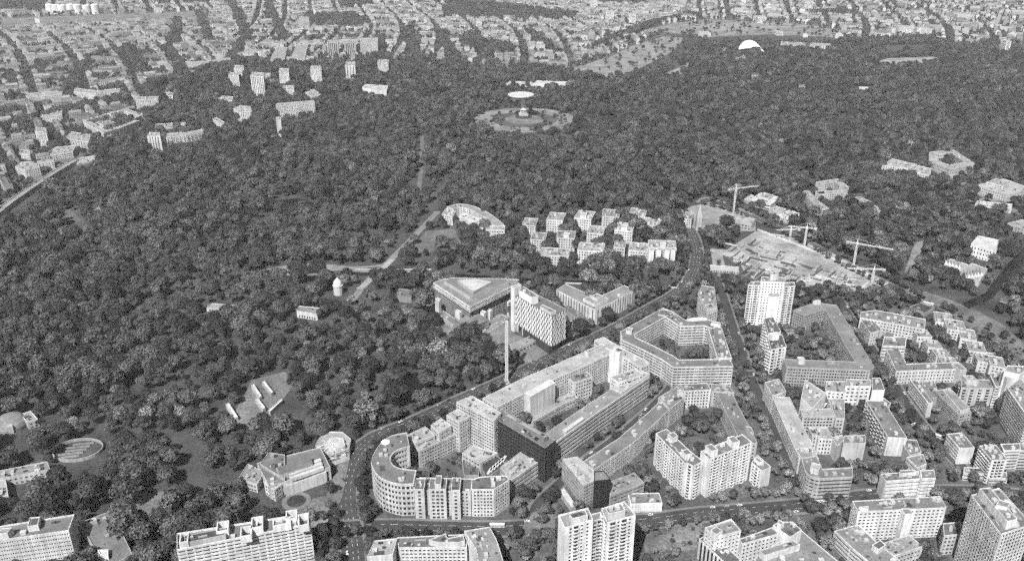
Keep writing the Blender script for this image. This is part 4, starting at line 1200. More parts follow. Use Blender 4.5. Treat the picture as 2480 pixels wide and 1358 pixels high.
# ================================================================== DIPLOMATIC QUARTER AND SITE
S0 = dict(single=False, front=16)
building('crescent_embassy', 'curved pale embassy with crescent roof opening on the wood', [
    (('bar', smooth_line([(1221, 544), (1192, 520), (1152, 500), (1112, 493), (1082, 500)], 2), 15), 15, dict(st=GRD(sp=3.6, w=1.6), wall=.56, roof=.26)),
    ([(1176, 555), (1222, 556), (1222, 546)], 14, dict(st=GRD(sp=3.6), wall=.62, roof=.3)), ([(1070, 518), (1096, 524), (1104, 512), (1080, 504)], 15, dict(st=GRD(sp=3.6), wall=.62, roof=.3)), ([(1110, 524), (1170, 546), (1184, 538), (1120, 514)], 7, dict(st=NONE, wall=.6, roof=.5))], **S0)
emb = [(1280, 545, 17, 'long narrow pale villa', 15), (1343, 532, 20, 'square villa with dark roof', 17), (1411, 528, 21, 'square villa with bright roof hut', 17), (1479, 524, 21, 'square villa with pale front', 17), (1543, 522, 20, 'villa with sloping roof', 15), (1575, 545, 20, 'villa with low pale wall', 14),
       (1370, 576, 22, 'square villa with balcony front', 17), (1441, 564, 20, 'square villa with double windows', 17), (1510, 557, 22, 'square villa with gravel roof', 17), (1302, 580, 18, 'narrow villa', 15), (1342, 618, 36, 'broad villa with steep grey roof', 13), (1430, 606, 32, 'villa cluster with white terraces', 17), (1500, 598, 14, 'small annex', 11), (1605, 600, 34, 'tall villa with vertical white shafts', 24), (1548, 606, 26, 'low villa with dark long roof', 10), (1665, 530, 10, 'small corner house', 12)]
plc = ['at the wood edge', 'second in the back row', 'third in the back row', 'fourth in the back row', 'next to the last of the back row', 'by the ring road', 'first in the middle row', 'second in the middle row', 'third in the middle row', 'below the long narrow villa', 'above the canal trees', 'in the front row', 'beside the terraced cluster', 'beside the ring road bend', 'beside the shafted villa', 'near the church']
for i, (x, y, w, nm, hh) in enumerate(emb):
    hh, y = hh + 3, y - 3
    k = .55 + .05 * (i % 3)
    ws = [([(x - w, y + 2), (x + w, y + 4 + (i % 3)), (x + w - 4, y - 14)], hh, dict(st=GRD(sp=3.6, w=1.9, h=1.6, fh=3.3), wall=k, roof=.2 + .06 * (i % 3)))]
    if i in (2, 6, 8, 13):
        ws.append(([(x - 7, y - 3), (x + 9, y - 2), (x + 8, y - 10)], hh + 4, dict(st=NONE, z0=hh - 2, wall=.7, roof=.4, gear=0)))
    if i == 13:
        for dx in (-26, -8, 12, 26):
            ws.append(([(x + dx - 6, y + 8), (x + dx + 5, y + 9), (x + dx + 5, y + 2)], hh + 2 + (dx % 3), dict(st=NONE, wall=.66, roof=.3, gear=0)))
    if i == 11:
        for dx, dy in ((-20, 6), (6, 12), (24, -6)):
            ws.append(([(x + dx - 10, y + dy + 4), (x + dx + 10, y + dy + 5), (x + dx + 9, y + dy - 6)], hh - 4 + dx * .1, dict(st=GRD(sp=3.4), wall=.66, roof=.35, gear=1)))
    building('villa', '%s of the diplomatic quarter, %s' % (nm, plc[i]), ws, cat='house', group='villas of the diplomatic quarter', **S0)
building('terraced_pavilion', 'two stage pale flat pavilion with dark window band beside the long road', [
    ([(1818, 482), (1866, 494), (1892, 478), (1842, 466)], 11, dict(st=RIB(fh=5, h=2.2), wall=.66, roof=.5)),
    ([(1836, 474), (1860, 480), (1874, 472), (1850, 466)], 15, dict(st=NONE, z0=9, wall=.62, roof=.25)),
    ([(1802, 482), (1818, 492), (1836, 480), (1820, 470)], 5, dict(st=NONE, wall=.5, roof=.4))], **S0)
building('square_court_pavilion', 'low pale pavilion with a square roof well beside the long road', [
    ([(1880, 520), (1916, 534), (1950, 520), (1912, 508)], 8, dict(st=GRD(sp=4), wall=.6, roof=.5)),
    ([(1902, 520), (1917, 525), (1929, 520), (1914, 514)], 10, dict(st=NONE, z0=7, wall=.6, roof=.08, gear=0)),
    ([(1862, 506), (1890, 516), (1905, 506), (1880, 498)], 6, dict(st=NONE, wall=.5, roof=.35))], **S0)
building('grey_court_villa', 'large courtyard villa with hipped pale roofs deep in the wood', [
    (('bar', [(1975, 468), (1976, 440), (2030, 432), (2056, 452), (2050, 466), (1985, 470)], -14), 15, dict(st=GRD(sp=4), wall=.5, roof=.3)),
    (('bar', [(1960, 462), (1985, 488), (2010, 505)], -13), 15, dict(st=GRD(sp=4), wall=.5, roof=.28)),
    (('bar', [(2085, 476), (2110, 488), (2140, 512)], -12), 12, dict(st=GRD(sp=4), wall=.45, roof=.28))], **S0)
building('grand_embassy', 'broad ornate embassy with open light court at the park corner', [
    (('bar', [(2250, 388), (2302, 408), (2362, 396), (2310, 362), (2250, 368), (2250, 386)], 15), 18, dict(st=GRD(sp=4, w=1.8, h=2.4, fh=4.4), wall=.55, roof=.3))], **S0)
building('white_embassy', 'white embassy with stepped front wing facing the corner lawn', [
    ([(2136, 400), (2200, 408), (2222, 398), (2160, 384)], 16, dict(st=GRD(sp=4, h=2.2), wall=.66, roof=.36)),
    ([(2210, 416), (2252, 424), (2256, 408), (2222, 400)], 14, dict(st=GRD(sp=4), wall=.66, roof=.3))], **S0)
building('hillside_hotel', 'ragged pale block beyond the corner lawn with open roof frames', [
    ([(2366, 448), (2440, 470), (2500, 456), (2430, 432)], 14, dict(st=GRD(sp=4), wall=.55, roof=.35, gear=12)),
    ([(2390, 440), (2430, 450), (2450, 440), (2410, 432)], 20, dict(st=GRD(sp=4), wall=.55, roof=.3))], **S0)
building('long_low_depot', 'long low pale depot behind the site hoarding', [
    ([(2360, 498), (2450, 506), (2452, 494), (2366, 486)], 8, dict(st=GRD(sp=5), wall=.55, roof=.45)),
    ([(2440, 540), (2500, 560), (2500, 538)], 9, dict(st=GRD(sp=5), wall=.5, roof=.3))], **S0)
building('white_villa', 'white cube villa with corner pilasters standing over the canal', [
    ([(2352, 590), (2414, 606), (2418, 580), (2368, 570)], 19, dict(st=GRD(sp=4, w=1.7, h=2.4, fh=4.6), wall=.72, roof=.5, gear=2))], **S0)
root = building('sawtooth_archive', 'white museum with rows of sawtooth skylights by the canal', [
    ([(2286, 640), (2330, 655), (2346, 640), (2302, 626)], 9, dict(st=NONE, wall=.66, roof=.3, gear=0)),
    ([(2330, 660), (2372, 680), (2392, 650), (2352, 636)], 9, dict(st=NONE, wall=.66, roof=.3, gear=0))], **S0)
for i in range(11):
    px_, py_ = (2292 + i * 8, 630 + i * 2.4) if i < 5 else (2340 + (i - 5) * 7.5, 664 - (i - 5) * 1.5)
    X, Y = P(px_, py_, 12)
    b = MB()
    b.add([(-2, -7, 0), (2, -7, 0), (2, 7, 0), (-2, 7, 0), (-2, -7, 5.5), (-2, 7, 5.5)], [(0, 1, 4), (1, 2, 5, 4), (2, 3, 5), (3, 0, 4, 5)])
    link('sawtooth_skylight', b.mesh('sawtooth_skylight', mat('wall', .74)), root, (X, Y, 8.4), -.3)
X, Y = P(1690, 556)
root = thing('church', 'small church with pointed spire inside the ring road bend', 'church', X, Y)
b = MB()
b.box(-4, 4, -4, 4, 0, 20)
link('tower', b.mesh('tower', mat('wall', .45)), root, (X, Y, 0))
b = MB()
b.add([(-4.4, -4.4, 0), (4.4, -4.4, 0), (4.4, 4.4, 0), (-4.4, 4.4, 0), (0, 0, 22)], [(0, 1, 4), (1, 2, 4), (2, 3, 4), (3, 0, 4)])
link('spire', b.mesh('spire', mat('wall', .4)), root, (X, Y, 20.02))
b = MB()
b.box(4, 26, -6, 6, 0, 11)
b.add([(4, -6.6, 11), (26, -6.6, 11), (26, 6.6, 11), (4, 6.6, 11), (4, 0, 18), (26, 0, 18)], [(0, 1, 5, 4), (2, 3, 4, 5), (1, 2, 5)], 1)
link('nave', b.mesh('nave', [mat('wall', .4), mat('roof', .18)]), root, (X, Y, 0))
mark([(X - 6, Y - 8), (X + 28, Y - 8), (X + 28, Y + 8), (X - 6, Y + 8)], 1, 3)
building('site_shell', 'half built concrete shell with open floors on the building site', [
    ([(1740, 530), (1820, 545), (1830, 530), (1760, 516)], 9, dict(st=GRD(sp=5, w=3.4, h=2.2, fh=3.6, glass=.08), wall=.4, roof=.36, gear=12)),
    ([(1836, 612), (1880, 620), (1890, 606), (1850, 600)], 6, dict(st=NONE, wall=.42, roof=.36, gear=6))], **S0)
building('shed_office', 'row of pale site cabins beside the excavation', [([(1720, 650), (1790, 655), (1792, 646)], 5, dict(st=GRD(sp=3), wall=.5, roof=.4, gear=2))], **S0)
random.seed(21)
hc = []
for i in range(240):                                       # foundation walls and stacked shuttering on the site
    x, y = random.uniform(1770, 2140), random.uniform(585, 705)
    if y < 560 + (x - 1760) * .38 or y > 672 + (x - 1760) * .08:
        continue
    X, Y = P(x, y)
    L_, a = random.uniform(5, 30), random.choice((-.62, .95)) + random.uniform(-.1, .1)
    b = MB()
    hh = random.uniform(.8, 3.2)
    b.box(-L_ / 2, L_ / 2, -.7, .7, 0, hh)
    b.box(-L_ / 2, -L_ / 2 + 1.2, .7, 4, 0, hh * .8)
    o = b.obj('concrete_footing', mat('wall', random.choice((.08, .14, .3, .45, .6))))
    o.location, o.rotation_euler = (X, Y, .05), (0, 0, a)
    tag(o, 'concrete footing rising from the sandy building site', 'footing', 'concrete footings on the building site')
def crane(px, py, ty, jib, ang, label):
    X, Y = P(px, py)
    H_ = HT(px, py, ty)
    root = thing('tower_crane', label, 'crane', X, Y, 0, 'tower cranes on the building site')
    b = MB()
    lattice(b, 0, 0, 0, H_, .9, .55, 3.5)
    link('mast', b.mesh('mast', mat('paint', .6)), root, (X, Y, 0))
    b = MB()
    for s_ in (-.8, .8):
        b.bar((-14, s_, 0), (jib, s_, 0), .5)
    b.bar((-14, 0, 1.4), (jib, 0, .8), .5)
    t = -14
    while t < jib - 3:
        b.bar((t, -.8, 0), (t + 2, 0, 1.3), .3)
        b.bar((t + 2, 0, 1.3), (t + 4, .8, 0), .3)
        t += 4
    link('jib', b.mesh('jib', mat('paint', .6)), root, (X, Y, H_), ang)
    b = MB()
    b.add([(-1, -1, 0), (1, -1, 0), (1, 1, 0), (-1, 1, 0), (0, 0, 7)], [(0, 1, 4), (1, 2, 4), (2, 3, 4), (3, 0, 4)])
    b.bar((0, 0, 7), (jib * .7, 0, 1), .22)
    b.bar((0, 0, 7), (-13, 0, 1), .22)
    link('apex', b.mesh('apex', mat('paint', .6)), root, (X, Y, H_ + .3), ang)
    b = MB()
    b.box(-14, -10.5, -1.2, 1.2, -2.6, -.3)
    link('counterweight', b.mesh('counterweight', mat('wall', .35)), root, (X, Y, H_), ang)
    b = MB()
    b.box(1.2, 3, -2.4, -.9, -2.4, -.4)
    link('cab', b.mesh('cab', mat('glass', .2)), root, (X, Y, H_), ang)
    b = MB()
    b.box(-3, 3, -3, 3, 0, 1)
    link('base', b.mesh('base', mat('wall', .4)), root, (X, Y, 0))
crane(1775, 524, 457, 42, .35, 'tallest tower crane with raised jib beside the ring road church')
crane(1947, 598, 552, 26, math.pi - .25, 'tower crane with its jib towards the wood, middle of the site road')
crane(1912, 582, 556, 22, math.pi + .1, 'short tower crane close beside the middle crane')
crane(2066, 646, 590, 46, -.5, 'tower crane with long jib reaching over the road')
crane(2110, 690, 652, 34, math.pi - .1, 'low tower crane at the end of the sandy site near the pavilion')
for i, (pts) in enumerate(([(1835, 558), (1960, 606), (2080, 656), (2150, 694)],)):
    c = smooth_line(pxp(pts))
    L, R = ribbon_poly(c, 1.6)
    b = MB()
    n = len(c)
    v = [(x, y, 0) for x, y in L] + [(x, y, 2.6) for x, y in L] + [(x, y, 2.6) for x, y in R] + [(x, y, 0) for x, y in R]
    b.add(v, [(k * n + i, k * n + i + 1, (k + 1) * n + i + 1, (k + 1) * n + i) for k in (0, 1, 2) for i in range(n - 1)])
    tag(b.obj('site_hoarding', mat('wall', .66)), 'long white hoarding dividing the sandy site from the road', 'hoarding')
building('bus_canopy', 'dark flat canopy with white edge beside the dual carriageway', [([(2204, 742), (2240, 758), (2262, 744), (2230, 732)], 5, dict(st=NONE, wall=.4, roof=.06, gear=1))])

# ================================================================== GREAT STAR, PALACE, FAR LANDMARKS
X, Y = P(1268, 284)
root = thing('victory_column', 'tall memorial column carrying a wide white disc above the roundabout', 'column', X, Y)
hcol = HT(1268, 284, 230)
b = MB()
b.box(-10, 10, -10, 10, 0, 7)
b.box(-11, 11, -11, 11, 7, 8)
mark([(X - 40, Y - 90), (X + 40, Y - 90), (X + 40, Y + 20), (X - 40, Y + 20)], 3)
link('plinth', b.mesh('plinth', mat('wall', .5)), root, (X, Y, .4))
b = MB()
b.lathe(0, 0, [(8.5, 0), (8.5, 1)], 24)
b.lathe(0, 0, [(5, 1), (5, 9)], 16)
b.lathe(0, 0, [(9, 9), (9, 10.5)], 24)
for k in range(16):
    a = k * math.pi / 8
    b.lathe(7.6 * math.cos(a), 7.6 * math.sin(a), [(.6, 1), (.6, 9)], 6)
link('colonnade', b.mesh('colonnade', mat('wall', .6)), root, (X, Y, 8.4))
b = MB()
b.lathe(0, 0, [(6.0, 0), (5.8, 12), (6.4, 12), (6.4, 12.8), (5.6, 13), (5.5, 24), (6.1, 24), (6.1, 25), (5.3, 25.2), (5.2, hcol - 22), (7, hcol - 20)], 16)
link('shaft', b.mesh('shaft', mat('wall', .78)), root, (X, Y, 18.9))
b = MB()
b.lathe(0, 0, [(4, -2.5), (18, -1.2), (30, -.4), (30, 1.2), (28, 1.6), (25, .7), (5, .9)], 40)
link('disc', b.mesh('disc', mat('wall', .6)), root, (X - 6, Y, hcol))
b = MB()
b.lathe(0, 0, [(20, 0), (19, 3), (13, 4)], 24)
link('hedge_ring', b.mesh('hedge_ring', mat('ground', .04)), root, (X, Y, .4))
building('white_palace', 'long low white palace with side wings beyond the roundabout', [
    ([(1290, 204), (1376, 208), (1374, 198), (1300, 195)], 13, dict(st=GRD(sp=5, w=2, h=2.4, fh=5), wall=.66, roof=.5, gear=0)),
    ([(1226, 202), (1292, 204), (1292, 198), (1230, 197)], 8, dict(st=NONE, wall=.6, roof=.4, gear=0))], **S0)
building('pavilion_in_wood', 'lone pale pavilion in the middle of the far wood', [([(2072, 218), (2108, 220), (2108, 211), (2072, 210)], 8, dict(st=NONE, wall=.66, roof=.5, gear=2))], **S0)
X, Y = P(1822, 134)
root = thing('saddle_roof_hall', 'congress hall with swooping white saddle roof at the wood edge', 'hall', X, Y)
b = MB()
nn = 13
v = []
for i in range(nn):
    for j in range(nn):
        s_, t = i / (nn - 1) * 2 - 1, j / (nn - 1) * 2 - 1
        q = max(abs(s_), abs(t)) / max(math.hypot(s_, t), 1e-6)
        v.append((s_ * q * 46, t * q * 34, 20 + 22 * max(0, t * q) ** 2 - 10 * (s_ * q) ** 2 + 6 * max(0, -t * q) ** 2 - 9 * s_ * q))
b.add(v, [(i * nn + j, (i + 1) * nn + j, (i + 1) * nn + j + 1, i * nn + j + 1) for i in range(nn - 1) for j in range(nn - 1)])
n0 = len(b.v)
b.add([(x_, y_, z_ - 1.2) for x_, y_, z_ in v], [(i * nn + j, i * nn + j + 1, (i + 1) * nn + j + 1, (i + 1) * nn + j) for i in range(nn - 1) for j in range(nn - 1)])
link('shell_roof', b.mesh('shell_roof', mat('wall', .78), True), root, (X, Y, 0))
b = MB()
b.lathe(0, 0, [(26, 0), (26, 12), (24, 16)], 24)
b.box(-44, 44, -34, 34, 0, 6)
link('drum', b.mesh('drum', mat('wall', .5)), root, (X, Y, 0))
mark([(X - 48, Y - 36), (X + 48, Y - 36), (X + 48, Y + 36), (X - 48, Y + 36)], 1, 4)
for i, px_ in enumerate((123, 138, 153, 173, 190, 212, 233)):
    X, Y = P(px_, 34)
    root = thing('storage_tank', 'white cylindrical storage tank in the row beside the far railway yard', 'tank', X, Y, 0, 'white storage tanks')
    hh = HT(px_, 34, 12 + (i % 3))
    b = MB()
    b.lathe(0, 0, [(16.5, 0), (16.5, hh), (16.0, hh + .2)], 20, cap=False)
    link('shell', b.mesh('shell', mat('wall', .8)), root, (X, Y, 0))
    b = MB()
    b.lathe(0, 0, [(17, 0), (16.6, 1.2), (10, 3.6), (2, 4.6)], 20)
    link('lid', b.mesh('lid', mat('wall', .78)), root, (X, Y, hh))
    mark([(X - 18, Y - 18), (X + 18, Y - 18), (X + 18, Y + 18), (X - 18, Y + 18)], 1, 3)
G2 = GRD(sp=3.8, w=2.0, h=1.5, fh=3.0)
B2 = BAL(sp=4, w=3, every=2, ph=0, fh=3.0)
def far(label, pts, base, top, st=G2, wall=.62, roof=.3, name='apartment_block', extra=()):
    """base: foot position of the first listed corner"""
    hh = HT(base[0], base[1], top)
    building(name, label, [(pts, hh, dict(st=st, wall=wall, roof=roof, front=45))] + [(q, hh + e, dict(o, z0=hh - 2)) for q, e, o in extra], **S0)
far('white ribbed tower block alone at the near edge of the tower quarter', [(356, 330), (388, 329), (386, 320), (360, 321)], (358, 380), 330, FIN(sp=5, gw=1.4), .7, .3, 'tower_block')
far('gently curved balcony slab beside the ribbed tower block', [(402, 332), (450, 328), (503, 318), (500, 311), (450, 320), (404, 323)], (403, 348), 332, B2, .66)
far('small white house with dark gable between the balcony slabs', [(515, 288), (540, 304), (544, 296), (524, 284)], (517, 306), 288, G2, .72)
far('white cubic apartment block with roof pergola', [(565, 262), (580, 272), (610, 270), (606, 258), (580, 255)], (567, 285), 262, G2, .7)
far('long white slab on stilts with freestanding lift tower', [(668, 258), (762, 249), (760, 243), (668, 251)], (669, 287), 258, G2, .62)
far('slim lift tower at the end of the stilted slab', [(668, 290), (680, 290), (680, 284), (668, 284)], (669, 330), 288, NONE, .55, name='lift_tower')
far('angled white slab behind the stilted slab', [(739, 222), (762, 240), (778, 228), (758, 215)], (762, 256), 240, G2, .7)
far('square tower with plain pale faces, first of the tower row', [(553, 182), (578, 184), (578, 176), (556, 175)], (556, 208), 182, G2, .6, name='tower_block')
far('narrow tower peeking behind the first tower of the row', [(566, 165), (590, 166), (590, 159), (568, 158)], (568, 190), 165, G2, .62, name='tower_block')
far('tall ribbed tower with white fins, tallest of the tower row', [(606, 184), (638, 186), (640, 176), (610, 175)], (614, 232), 184, FIN(sp=5, gw=1.6), .68, name='tower_block')
far('long low wing attached behind the tall ribbed tower', [(630, 186), (654, 184), (656, 177), (632, 178)], (632, 194), 186, G2, .6)
far('slender tower with bright top, in the middle of the tower row', [(675, 174), (699, 175), (700, 166), (677, 166)], (678, 212), 174, G2, .66, name='tower_block')
far('stout block in front of the slender middle tower', [(682, 216), (712, 218), (712, 208), (686, 207)], (686, 238), 216, G2, .6)
far('pale tower with banded sides, fourth of the tower row', [(751, 168), (778, 169), (778, 160), (753, 160)], (754, 200), 168, G2, .6, name='tower_block')
far('striped tower with dark central groove near the end of the row', [(836, 158), (860, 159), (860, 150), (838, 150)], (838, 190), 158, FIN(sp=9, gw=2.4), .64, name='tower_block')
far('last tower of the row, half sunk in the wood', [(914, 152), (940, 153), (942, 145), (916, 145)], (917, 178), 152, G2, .58, name='tower_block')
far('slab with close window rows left of the tower quarter', [(328, 242), (382, 240), (384, 233), (330, 235)], (329, 265), 242, G2, .58)
far('small stepped block among trees beside the long lawn', [(397, 230), (418, 232), (420, 224), (400, 223)], (399, 239), 230, B2, .66)
far('low pale school with two courts', [(523, 240), (565, 244), (566, 234), (530, 232)], (524, 250), 240, G2, .6)
far('low pale hall with sloping roof beyond the towers', [(876, 212), (936, 222), (940, 208), (884, 204)], (878, 222), 212, NONE, .66, .45)
far('slender tower standing over the left suburb trees', [(84, 318), (112, 320), (112, 310), (86, 309)], (88, 355), 318, G2, .55, name='tower_block')
far('round fronted pale block above the viaduct', [(36, 403), (60, 412), (96, 405), (90, 392), (50, 392)], (38, 422), 403, G2, .62)
far('stair stepped apartment cluster left of the viaduct end', [(120, 376), (176, 368), (184, 352), (130, 356)], (122, 390), 376, G2, .6)
far('terraced block with roof gardens in the left suburb', [(158, 336), (214, 344), (220, 326), (170, 318)], (160, 352), 336, B2, .6)
hb = HT(250, 345, 322)
building('apartment_block', 'large hollow apartment block near the viaduct', [
    (('bar', [(202, 296), (232, 312), (250, 322), (296, 308), (338, 292)], 13), hb, dict(st=G2, wall=.6, roof=.3)),
    (('bar', [(200, 290), (240, 280), (268, 270)], -13), hb - 2, dict(st=G2, wall=.58, roof=.24)),
    (('bar', [(268, 276), (300, 268), (336, 280)], 13), hb - 1, dict(st=G2, wall=.6, roof=.28)),
    ([(250, 302), (280, 296), (276, 288)], hb - 4, dict(st=G2, wall=.55, roof=.2))], **S0)
far('long front terrace facing the left suburb park', [(178, 222), (230, 228), (290, 222), (290, 214), (232, 219), (180, 213)], (180, 238), 222, G2, .62, .3)
far('terrace with pale even front beside the left tree avenue', [(60, 236), (150, 228), (152, 219), (64, 226)], (62, 250), 236, G2, .6, .3)
far('pale terrace standing between two dark avenues', [(440, 160), (500, 156), (560, 146), (556, 139), (498, 148), (440, 150)], (442, 172), 160, G2, .6, .3)
far('long pale front below the striped halls', [(655, 146), (760, 142), (760, 136), (660, 139)], (656, 156), 146, G2, .58, .32)
far('villa with balcony front beneath the left suburb terrace', [(98, 282), (150, 278), (150, 266), (104, 268)], (100, 298), 282, G2, .6, .3)
far('long terminus shed at the viaduct head', [(185, 398), (246, 384), (248, 374), (192, 382)], (186, 405), 398, G2, .62, .4)
far('low villa with broad roof below the suburb tower', [(46, 372), (72, 374), (72, 364), (50, 362)], (48, 386), 372, G2, .6)
far('long slab behind the balcony slab in the tower quarter', [(370, 308), (450, 302), (450, 296), (372, 301)], (371, 316), 308, G2, .55)
for i, (x, y, w) in enumerate(((672, 128, 40), (722, 122, 40))):
    building('station_hall', ('left', 'right')[i] + ' of two parallel halls with striped glass ridges behind the towers', [([(x - w * .45, y + 18), (x + w * .42, y + 16), (x + w * .6, y - 14), (x - w * .1, y - 14)], 18, dict(st=G2, wall=.6, roof=.28, gear=16))], group='striped halls', **S0)
for i, x in enumerate((805, 847)):
    building('office_tower', ('left', 'right')[i] + ' one of a pair of dark striped office towers with curved top', [([(x - 14, 104), (x + 14, 104), (x + 14, 97), (x - 12, 97)], 44, dict(st=FIN(sp=6, gw=2.8), wall=.42, roof=.3))], group='dark paired office towers', **S0)
building('curved_office', 'wide office block with rounded shoulders beside the dark paired towers', [([(872, 104), (914, 106), (916, 92), (876, 92)], 40, dict(st=G2, wall=.5, roof=.32))], **S0)
building('far_hospital', 'pale stepped tower standing on the far side of the quarter', [([(722, 46), (748, 46), (748, 41), (724, 41)], 45, dict(st=G2, wall=.5, roof=.3))], **S0)
building('gas_house', 'white slab on the far left beside the tank row', [([(84, 46), (95, 46), (95, 42), (85, 42)], 30, dict(st=NONE, wall=.66, roof=.3))], **S0)
for i, (x, y, w, hh) in enumerate(((1478, 30, 9, 40), (1532, 36, 8, 38), (1846, 42, 10, 24), (1708, 80, 14, 14), (1890, 78, 8, 14), (1160, 52, 7, 30), (2195, 66, 18, 26), (2240, 70, 18, 24), (2340, 36, 20, 28), (1440, 2, 8, 40), (1960, 4, 10, 40), (2444, 100, 6, 40))):
    building('far_block', ('far white tower left of the rail lawn', 'far white tower nearest the rail lawn', 'white cube house above the long rail yard', 'white cube house on the pale lawn', 'little white cube near the far rail yard', 'grey block behind the dark far wood', 'long pale slab with dark stripes in the hazy right city', 'second long pale slab with dark stripes in the hazy right city', 'broad pale hazy block in the far right city', 'tower on the skyline behind the dark far wood', 'tall pale block far beyond the rail yard', 'slim chimney block in the haze beyond the wood')[i],
             [([(x - w, y), (x + w, y), (x + w, y - 4)], hh, dict(st=G2, wall=.7, roof=.35, gear=0))], **S0)
building('wood_edge_offices', 'row of pale office fronts beyond the congress hall', [([(1890, 108), (1950, 112), (1952, 104), (1892, 100)], 18, dict(st=FIN(sp=9, gw=3), wall=.6, roof=.3)), ([(1960, 112), (2010, 114), (2012, 106), (1962, 104)], 18, dict(st=FIN(sp=9, gw=3), wall=.6, roof=.3)), ([(1975, 116), (2008, 120), (2004, 112)], 12, dict(st=NONE, wall=.78, roof=.6, gear=0))], **S0)

# ================================================================== FAR CITY: rows of houses round blocks
random.seed(5)
AVENUES = []                                              # dark tree lined streets of the far city
for pts in ([(165, 232), (190, 195), (218, 158)], [(205, 152), (250, 136), (320, 126)], [(312, 120), (330, 155), (348, 190)], [(405, 118), (425, 148), (442, 172)], [(425, 112), (428, 78), (432, 50)], [(505, 110), (495, 65), (482, 35)],
            [(560, 150), (582, 118), (600, 95), (575, 40), (560, 0)], [(620, 102), (740, 98), (900, 92)], [(918, 150), (922, 95)], [(1008, 145), (995, 100), (990, 72)], [(1105, 150), (1075, 100), (1060, 78)], [(1185, 160), (1160, 110), (1140, 85)], [(1360, 140), (1300, 100), (1280, 80)],
            [(1440, 118), (1540, 78), (1620, 50), (1800, 25)], [(340, 230), (440, 188), (560, 160), (620, 150)], [(0, 205), (80, 180), (160, 150)], [(0, 320), (100, 292), (220, 262), (330, 235)], [(690, 98), (660, 40), (650, 0)]):
    c = smooth_line(pxp(pts), 3)
    AVENUES.append(c)
    L, R = ribbon_poly(c, 30)
    mark(L + R[::-1], 5)
for pts, w in (([(1640, 62), (1900, 40), (2200, 28), (2480, 20)], 40), ([(1400, 105), (1560, 85), (1640, 60)], 60)):
    L, R = ribbon_poly(pxp(pts), w)
    mark(L + R[::-1], 4)
WOODS = [[(1030, -5), (1080, 15), (1080, 42), (1160, 52), (1250, 52), (1390, 50), (1392, 36), (1320, 28), (1240, 18), (1150, 5), (1100, -8)],
         [(-300, -20), (-300, 40), (0, 32), (110, 30), (110, 8), (250, 6), (500, 14), (520, 0), (300, -20)],
         [(740, 40), (860, 38), (900, 60), (860, 75), (760, 70)], [(1110, 100), (1200, 105), (1270, 130), (1190, 140), (1120, 120)], [(1440, 2), (1560, 0), (1560, 14), (1450, 14)], [(2020, 100), (2250, 96), (2300, 108), (2100, 112)],
         [(1990, 30), (2060, 30), (2060, 40), (1990, 40)], [(820, 8), (900, 6), (900, 20), (830, 22)]]
for w_ in WOODS:
    mark(pxp(w_), 5)
ZONES = [([(-500, 40), (-500, 600), (0, 515), (185, 390), (330, 330), (345, 240), (560, 155), (560, 30)], .62),
         ([(560, -30), (560, 150), (960, 148), (1000, 145), (1190, 165), (1380, 172), (1500, 128), (1640, 60), (1640, -40)], .12),
         ([(-500, -40), (-500, 40), (560, 30), (560, -40)], .3),
         ([(1640, -40), (1640, 62), (1720, 75), (2100, 100), (2480, 108), (2900, 140), (2900, -40)], -.35, 1)]
HOUSES = []                                               # x, y, angle, length, depth, height, roof kind, wall tone, roof tone
